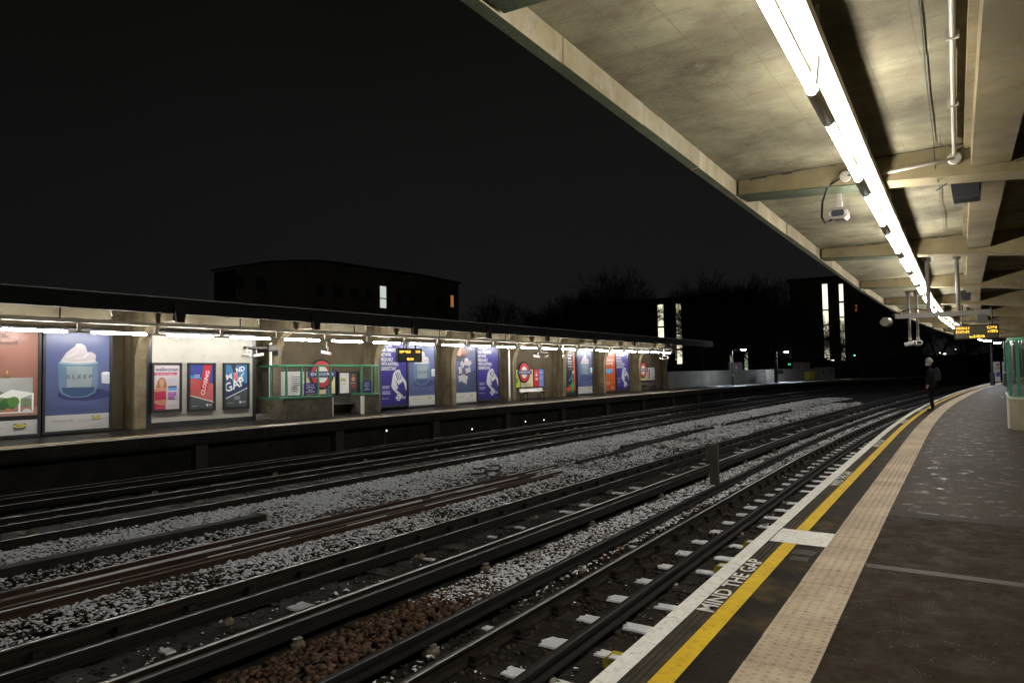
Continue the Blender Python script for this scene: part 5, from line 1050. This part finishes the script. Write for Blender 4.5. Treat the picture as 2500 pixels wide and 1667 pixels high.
# ================================================================== END OF THE FAR PLATFORM
WP = [(-21.6, 53.8), (-21.55, 58), (-21.3, 63), (-20.85, 68.5), (-20.1, 75), (-19.1, 81.8), (-17.8, 88), (-16.4, 93.5)]
wc = blotchy('white_render', [(0.1615, 0.1615, 0.136), (0.2125, 0.2125, 0.187), (0.136, 0.136, 0.1148)], (.5, 2.5), .7, .1, 20)
pw = thing('parapet_wall', 'low white wall running along the open end of the far platform', 'wall')
for k in range(len(WP)-1):
    (x0, y0), (x1, y1) = WP[k], WP[k+1]; d = Vector((x1-x0, y1-y0, 0)); n_ = Vector((-d.y, d.x, 0)).normalized()*.2
    m = MB(); m.prism([(x0, y0+.01), (x1, y1-.01), (x1+n_.x, y1+n_.y-.01), (x0+n_.x, y0+n_.y+.01)], 'z', .004, 1.38); m.build('wall_panel', wc, pw)
for k, (x, y, lab, w) in enumerate([(-20.85, 69.3, 'white roundel board on the far open platform, left one, behind a lamp post', 3.2), (-18.7, 88.0, 'white board with a narrow roundel on the far open platform, right one', 4.2)]):
    rz = R(-6 if k == 0 else -14); s = thing('station_sign', lab, 'station sign', (x, y, 0), rz); m = MB(); m.cbox(-.06, .0, -w/2, w/2, .004, 2.15, .01); m.build('board', wc, s)
    m = MB(); m.box(.001, .03, -w/2, w/2, .60, .66); m.build('rail', steel_d, s)
    for nm, r0, r1, d, mat in (('white_disc', 0, .52, .004, 'sign_white'), ('red_ring', .36, .56, .012, 'sign_red')):
        m = MB(); n = 30
        if r0 == 0: m.prism([(r1*math.cos(2*math.pi*k_/n), 1.42+r1*math.sin(2*math.pi*k_/n)) for k_ in range(n)], 'x', d, d+.006)
        else:
            for k_ in range(n):
                t, u = 2*math.pi*k_/n, 2*math.pi*(k_+1)/n; m.add([(d, r0*math.cos(t), 1.42+r0*math.sin(t)), (d, r1*math.cos(t), 1.42+r1*math.sin(t)), (d, r1*math.cos(u), 1.42+r1*math.sin(u)), (d, r0*math.cos(u), 1.42+r0*math.sin(u)), (d+.012, r0*math.cos(t), 1.42+r0*math.sin(t)), (d+.012, r1*math.cos(t), 1.42+r1*math.sin(t)), (d+.012, r1*math.cos(u), 1.42+r1*math.sin(u)), (d+.012, r0*math.cos(u), 1.42+r0*math.sin(u))], [(0, 1, 2, 3), (4, 5, 6, 7), (1, 2, 6, 5), (0, 3, 7, 4)])
        m.build(nm, MATS[mat], s)
    m = MB(); m.box(.026, .045, -.75, .75, 1.28, 1.56); m.build('name_bar', MATS['sign_navy'], s); P = Print(1.5, .28); P.text('CHISWICK PARK', .08, .28, .84, .45, (.66, .66, .66), .01); P.build(s, (.046, -.75, 1.28))
G2 = 'lamp posts on the open end of the far platform'
lamp_post('dark lamp post with a bluish light on the far platform, left of the two', -18.95, 62.0, 3.2, R(20), G2)
lamp_post('lamp post with a bluish light on the far platform, right of the two', -18.75, 76.6, 3.2, R(20), G2)
sb = thing('dark_post', 'thick dark post standing beside the right roundel board on the far platform', 'post', (-18.6, 75.6, 0)); m = MB(); m.cbox(-.16, .16, -.16, .16, 0, 2.3, .02); m.build('post', stone_black, sb); m = MB(); m.cbox(.2, .75, -.2, .2, .9, 1.35, .03); m.build('control_box', steel_d, sb)
gb = thing('grit_bin', 'yellow grit bin standing on the far open platform', 'bin', (-17.75, 87.2, 0), R(-12)); yb = plain('grit_yellow', (.42, .35, .03), .5, var=.2)
m = MB(); m.prism([(-.62, .10), (.62, .10), (.78, .85), (-.78, .85)], 'x', -.35, .35); m.build('bin_body', yb, gb); m = MB(); m.prism([(-.84, .852), (.84, .852), (.84, .92), (.7, 1.02), (-.7, 1.02), (-.84, .92)], 'x', -.42, .42); m.build('lid', yb, gb); m = MB(); m.box(-.3, .3, -.6, -.4, 0, .098); m.build('foot', stone_black, gb); m = MB(); m.box(-.3, .3, .4, .6, 0, .098); m.build('foot', stone_black, gb)
es = thing('end_sign_board', 'pale board with a square emblem at the very end of the far platform', 'sign', (-16.6, 92.4, 0), R(-18)); m = MB(); m.cbox(-.05, .0, -3.0, 1.6, .004, 1.52, .01); m.build('board', wc, es)
m = MB(); m.box(.001, .02, .4, 1.2, .75, 1.35); m.build('square_emblem', steel_d, es); m = MB(); m.lathe([(.22, 0), (.15, .0), (.15, .02), (.22, .02)], (0, 0, 0), 16); m.build('emblem_ring', wc, es, loc=(.021, .8, 1.05), rot=(0, R(90), 0)); m = MB(); m.box(.001, .02, -1.4, -1.0, .75, 1.25); m.build('small_notice', steel_d, es)
# snow lines on the open platform
m = MB()
for (a, c, o0, o1) in ((56, 92, -.75, -.40), (60, 90, -2.4, -1.6)):
    y = a
    while y < c:
        l = random.uniform(.5, 2.0); w0, w1 = random.uniform(.05, .25), random.uniform(.05, .25); f_ = lambda o, yy: -18.3+o+float(D3(yy))
        if random.random() < .8: m.add([(f_(o0-w0, y), y, .012), (f_(o1+w0, y), y, .012), (f_(o1+w1, y+l), y+l, .012), (f_(o0-w1, y+l), y+l, .012)], [(0, 1, 2, 3)])
        y += l*1.02
tag(m.build('platform_snow', snow_m, fix=False), kind='stuff')
# signals
for (x, y, z, col, lab) in [(-17.7, 120.0, 3.26, (.25, 1, .75), 'green signal light far down the line at right'), (-22.6, 99.0, 2.0, (.1, .7, .55), 'dim green signal light behind the far platform end')]:
    s = thing('railway_signal', lab, 'signal', (x, y, 0)); m = MB(); m.tube([(0, 0, -1.2), (0, 0, z+.5)], .08, 8); m.build('mast', stone_black, s); m = MB(); m.cbox(-.25, .25, .0, .25, z-.9, z+.5, .03); m.build('signal_head', stone_black, s)
    m = MB(); m.lathe([(.0, 0), (.17, .0), (.15, .05), (.0, .07)], (0, 0, 0), 12); m.build('lens', glow('signal_green_%d' % int(z), col, 9.0 if z > 3 else 1.2), s, loc=(0, -.001, z), rot=(R(90), 0, 0))
dd = thing('led_sign', 'bright bluish-white lit panel standing at the end of the far platform', 'lit sign', (-20.9, 119.0, 1.4)); m = MB(); m.cbox(-.95, .6, .0, .3, -.1, 1.35, .03); m.build('cabinet', stone_black, dd)
for (a, c, p, q) in ((-.85, -.65, .78, 1.25), (-.60, -.25, .78, 1.22), (-.10, .45, .80, 1.25), (-.85, -.20, .08, .55)): m = MB(); m.box(a, c, -.02, -.001, p, q); m.build('lit_panel', glow('led_blue_white', (.72, .74, 1.0), 5.0), dd); m = MB(); m.box(-.3, -.1, .05, .25, -2.7, -.1); m.build('stand', stone_black, dd)
for k, (x, y, z, e_, lab) in enumerate([(-8.3, 160, 3.9, 6, 'tiny white lamp far beyond the line, left of the waiting man'), (-7.55, 160, 3.7, 9, 'small white street lamp far beyond the line beside the waiting man'), (-5.7, 160, 4.5, 6, 'tiny white lamp far beyond the line, nearest the waiting man'), (-35.1, 160, 11.6, 7, 'tiny white lamp among the dark trees before the flats')]):
    s = thing('street_lamp', lab, 'street lamp', (x, y, 0)); m = MB(); m.tube([(0, 0, -1.2), (0, 0, z-.05)], .06, 6); m.build('post', stone_black, s); m = MB(); m.lathe([(.05, -.05), (.26 if k == 1 else .16, 0), (.14, .1), (.02, .12)], (0, 0, 0), 10); m.build('lamp_head', glow('far_lamp_%d' % e_, (1, .93, .8), e_), s, loc=(0, 0, z))

# ================================================================== BUILDINGS BEYOND
brick = blotchy('night_brick', [(0.1134, 0.104, 0.07875), (0.1701, 0.1575, 0.1197), (0.1323, 0.1197, 0.09135)], (.3, 2), .9, .1, 6)
roofd = plain('night_roof', (0.025, 0.026, 0.0275), .7, var=.2)
def window(parent, x0, x1, z0, z1, y, mat, face='y', lit=True, mull=True, name='window'):
    """recessed pane with frame and sill on a wall that faces -y (or +x)"""
    T = (lambda u, d, z: (u, y-d, z)) if face == 'y' else (lambda u, d, z: (y+d, u, z))
    def bx(mb, u0, u1, d0, d1, za, zb):
        P = [T(u, d, z) for z in (za, zb) for d in (d0, d1) for u in (u0, u1)]
        mb.add(P, [(0, 1, 3, 2), (4, 6, 7, 5), (0, 4, 5, 1), (2, 3, 7, 6), (0, 2, 6, 4), (1, 5, 7, 3)])
    f = MB(); t = .07
    bx(f, x0-t, x0, .0, .08, z0-t, z1+t); bx(f, x1, x1+t, .0, .08, z0-t, z1+t); bx(f, x0, x1, .0, .08, z0-t, z0-.001); bx(f, x0, x1, .0, .08, z1+.001, z1+t)
    w = f.build(name, roofd, parent); p = MB(); bx(p, x0, x1, .0, .02, z0, z1); p.build('pane', mat, w)
    return w
warm = glow('lit_warm_window', (1.0, .93, .66), 1.5); pale_w = glow('lit_pale_window', (.90, 1.0, .88), .62); org = glow('lit_orange_window', (1, .42, .10), .30); org2 = glow('lit_red_window', (1, .30, .10), .22); amb = glow('lit_amber_strip', (1, .62, .18), .28); pinkw = glow('lit_pink_sign', (.95, .6, .9), .45); redw = glow('red_lamp', (1, .05, .12), 1.2)
darkpane = plain('dark_window_glass', (.03, .03, .028), .5)
# curved-roof block behind the roof across the tracks
cb_ = thing('apartment_building', 'dark block with a long curved roof and three lit windows behind the far roof', 'building')
P = [(50.2, -1.3), (93.0, -1.3), (93.0, 16.8), (82.3, 17.15), (71.8, 17.0), (67.1, 17.05), (62.8, 16.9), (58.8, 16.4), (54.3, 15.7), (52, 15.1), (50.2, 14.6)]
m = MB(); m.prism([(y, z) for y, z in P], 'x', -79.5, -75); m.build('wall', brick, cb_)
m = MB(); Q = [(93.4, 16.85), (82.3, 17.22), (71.8, 17.07), (67.1, 17.12), (62.8, 16.97), (58.8, 16.47), (54.3, 15.77), (52, 15.17), (49.9, 14.65)]; m.prism(Q+[(y, z+.22) for y, z in Q[::-1]], 'x', -79.8, -74.6); m.build('roof', roofd, cb_)
window(cb_, 74.25, 75.6, 12.95, 14.73, -74.98, pale_w, 'x'); window(cb_, 74.25, 75.6, 11.45, 12.80, -74.98, pale_w, 'x'); window(cb_, 74.25, 75.6, 8.6, 10.06, -74.98, pale_w, 'x'); window(cb_, 90.76, 91.6, 12.68, 14.66, -74.98, org, 'x')
window(cb_, 55.9, 57.2, 9.3, 10.02, -74.98, amb, 'x'); window(cb_, 57.5, 58.7, 9.4, 10.12, -74.98, amb, 'x'); window(cb_, 82.4, 83.3, 9.55, 10.16, -74.98, pinkw, 'x'); window(cb_, 83.6, 84.4, 9.5, 10.05, -74.98, pinkw, 'x')
for y in np.arange(50, 92, 3.1):
    for z in (6.0, 9.2, 12.3):
        if not any(abs(y-q) < 2.0 for q in (74.9, 91.2, 56.5, 58, 83.3)): window(cb_, y, y+1.2, z, z+1.5, -74.98, darkpane, 'x')
m = MB(); m.box(-74.97, -74.9, 76.0, 76.4, 8, 15.5); m.build('downpipe', roofd, cb_)
lp = thing('warning_lamp', 'tiny red lamp on a mast behind the far roof', 'lamp', (-73.5, 64.0, 0)); m = MB(); m.tube([(0, 0, -1.2), (0, 0, 10.0)], .09, 6); m.build('mast', stone_black, lp); m = MB(); m.lathe([(.0, 0), (.2, .05), (.2, .2), (0, .25)], (0, 0, 0), 8); m.build('lens', redw, lp, loc=(0, 0, 10.0))
# two blocks of flats with lit stair towers
def flats(label, x0, x1, y, top, strips, others, rows, dy=14):
    f_ = thing('apartment_building', label, 'building'); m = MB(); m.box(x0, x1, y, y+dy, -1.3, top); m.build('wall', brick, f_); m = MB(); m.box(x0-.3, x1+.3, y-.3, y+dy+.3, top+.002, top+.35); m.build('roof', roofd, f_)
    for (a, c, segs, mat) in strips:
        for (p, q) in segs: window(f_, a, c, p, q, y-.02, mat, 'y', name='stair_window')
        m = MB(); m.box(c+.10, c+.55, y-.5, y-.101, -1.3, segs[0][1]+.3); m.build('stair_fin', brick, f_)
    for (a, c, p, q, mat) in others: window(f_, a, c, p, q, y-.02, mat, 'y')
    x = x0+1
    while x < x1-2:
        if not any(a-2 < x < c+1 for a, c, _, _ in strips) and not any(a-2 < x < c+1 for a, c, _, _, _ in others):
            for z in rows: window(f_, x, x+1.3, z, z+1.4, y-.02, darkpane, 'y')
        x += 3.2
    return f_
flats('dark block of flats with two lit stair strips behind bare trees, left of centre right', -60, -33.5, 120, 14.2,
      [(-50.05, -48.9, [(9.47, 13.4), (7.05, 9.15), (4.6, 6.8)], warm), (-46.55, -45.55, [(10.7, 13.3), (8.05, 10.4), (5.3, 7.75), (2.4, 4.9), (.6, 2.2)], warm)], [(-37.3, -36.85, 10.4, 12.4, org2), (-38.3, -37.95, 10.6, 12.0, org2)], (4, 7, 10))
flats('dark block of flats with two tall bright stair strips under the near roof edge', -27, -9.5, 120, 15.6,
      [(-21.98, -21.2, [(10.75, 14.8), (8.35, 10.5), (5.95, 8.1), (3.05, 5.75), (1.0, 2.8)], warm), (-19.52, -18.92, [(11.9, 14.6), (9.45, 11.6), (7.2, 9.25), (4.9, 6.95), (2.6, 4.6)], warm)], [(-17.34, -17.0, 10.75, 11.2, org2), (-17.34, -17.0, 10.15, 10.6, org2)], (4, 7, 10))
lb = thing('low_building', 'low dark building with greenish lit slots behind the far platform end', 'building'); m = MB(); m.box(-36.5, -28.5, 112, 118, -1.3, 5.4); m.build('wall', brick, lb)
gl = glow('lit_green_slot', (.80, 1.0, .66), .5)
window(lb, -32.3, -31.8, 1.2, 4.6, 111.98, gl, 'y'); window(lb, -34.6, -34.05, 1.5, 3.9, 111.98, gl, 'y')

# ================================================================== TREES
bark = plain('night_bark', (.05, .043, .033), .9, var=.3)
def tree_mesh(seed, H, spread, depth, nk):
    r = random.Random(seed); T = MB(); B = MB()
    def grow(p, d, L, rad, lv):
        pts = [p]; q = p; dd = d
        for _ in range(2):
            dd = (dd+Vector((r.uniform(-.25, .25), r.uniform(-.25, .25), r.uniform(-.08, .16)))).normalized(); q = q+dd*(L/2); pts.append(q)
        (T if lv == 0 else B).tube(pts, [rad, rad*.8, rad*.62], 5 if lv < 2 else 3, caps=False)
        if lv >= depth: return
        for k in range(nk if lv else nk+2):
            t = r.uniform(.45, 1.0); b0 = p.lerp(pts[1], t*2) if t < .5 else pts[1].lerp(q, t*2-1); a = r.uniform(0, 6.283); tl = r.uniform(.45, .95)*spread
            ax = dd.orthogonal().normalized(); ax.rotate(Matrix.Rotation(a, 3, dd)); nd = (dd*math.cos(tl)+ax*math.sin(tl)+Vector((0, 0, .12))).normalized(); grow(b0, nd, L*r.uniform(.58, .78), max(rad*.52, .012), lv+1)
        grow(q, dd, L*.7, max(rad*.6, .012), lv+1)
    grow(Vector((0, 0, 0)), Vector((0, 0, 1)), H*.34, H*.017, 0)
    return T.mesh('trunk', bark), B.mesh('branches', bark)
TM = [tree_mesh(3, 15, 1.0, 6, 3), tree_mesh(11, 14, 1.15, 6, 3), tree_mesh(23, 13, .9, 6, 3)]
TP = [(-74, 104, 1.15), (-68, 108, 1.2), (-64, 100, 1.1), (-60, 104, 1.2), (-56, 104, 1.2), (-53, 99, 1.15), (-51.0, 103, 1.3), (-48.8, 106, 1.3), (-47.5, 97, 1.1), (-35.6, 104, 1.15), (-34.6, 106, 1.3), (-32.8, 99, 1.15), (-31.2, 104, 1.2), (-28.6, 105, 1.2), (-29.8, 95, 1.0), (-26.6, 103, 1.12), (-24.6, 99, .95),
      (-21.6, 104, .86), (-20.4, 100, .70), (-16.6, 100, .66), (-14.5, 108, .95), (-49, 92, 1.05), (-32, 92, 1.0), (-10.5, 116, .95), (-7, 122, .9), (-3, 128, .95), (1, 132, .9), (5, 130, .95), (9, 134, .9)]
for k, (x, y, s) in enumerate(TP):
    lab, gp = ('dark leafless tree standing before the right block of flats with tall lit stair strips', 'bare trees before the right flats') if -22.5 < x < -12 else (('dark leafless tree far down the line behind the waiting man', 'bare trees down the line') if x > -12 else (('dark leafless tree in the dense row before the left block of flats', 'bare trees before the left flats') if x > -60 else ('dark leafless tree behind the roofed wall, left of both blocks of flats', 'bare trees left of the flats')))
    t = thing('bare_tree', lab, 'tree', (x, y, -1.25), random.uniform(0, 6.28), group=gp); t.scale = (s, s, s*random.uniform(.92, 1.05))
    me = TM[k % 3]; link('trunk', me[0], t); link('branches', me[1], t)
TM2 = tree_mesh(31, 15, 1.0, 4, 2)
for k, (x, y, s, lab) in enumerate([(-44.6, 103, 1.05, 'thin leafless tree whose twigs cross the left pair of lit stair strips'), (-38.2, 104, 1.1, 'thin leafless tree between the left pair of lit stair strips')]):
    t = thing('bare_tree', lab, 'tree', (x, y, -1.25), k*2.1); t.scale = (s, s, s); link('trunk', TM2[0], t); link('branches', TM2[1], t)
# scrub bank below the trees
m = MB(); n = 60; V = []
for k in range(n):
    x = -75+110*k/(n-1); yy = 114+max(0, x+14)*.9; V += [(x, yy, -1.3), (x, yy+.6, 2.6+.35*math.sin(x*.45)+.2*math.sin(x*1.1)+.2*random.random()+max(0, x+14)*.06), (x, yy+3, -1.3)]
m.add(V, [(3*k+i, 3*k+i+1, 3*k+i+4, 3*k+i+3) for k in range(n-1) for i in range(2)]); tag(m.build('scrub_bank', ground_m), kind='structure')
for o in bpy.data.objects:
    if o.parent and o.name.split('.')[0] in ('snow', 'insulator', 'rail_chair', 'mortar_joint', 'led_text'): o['kind'] = 'stuff'
bpy.context.view_layer.update()
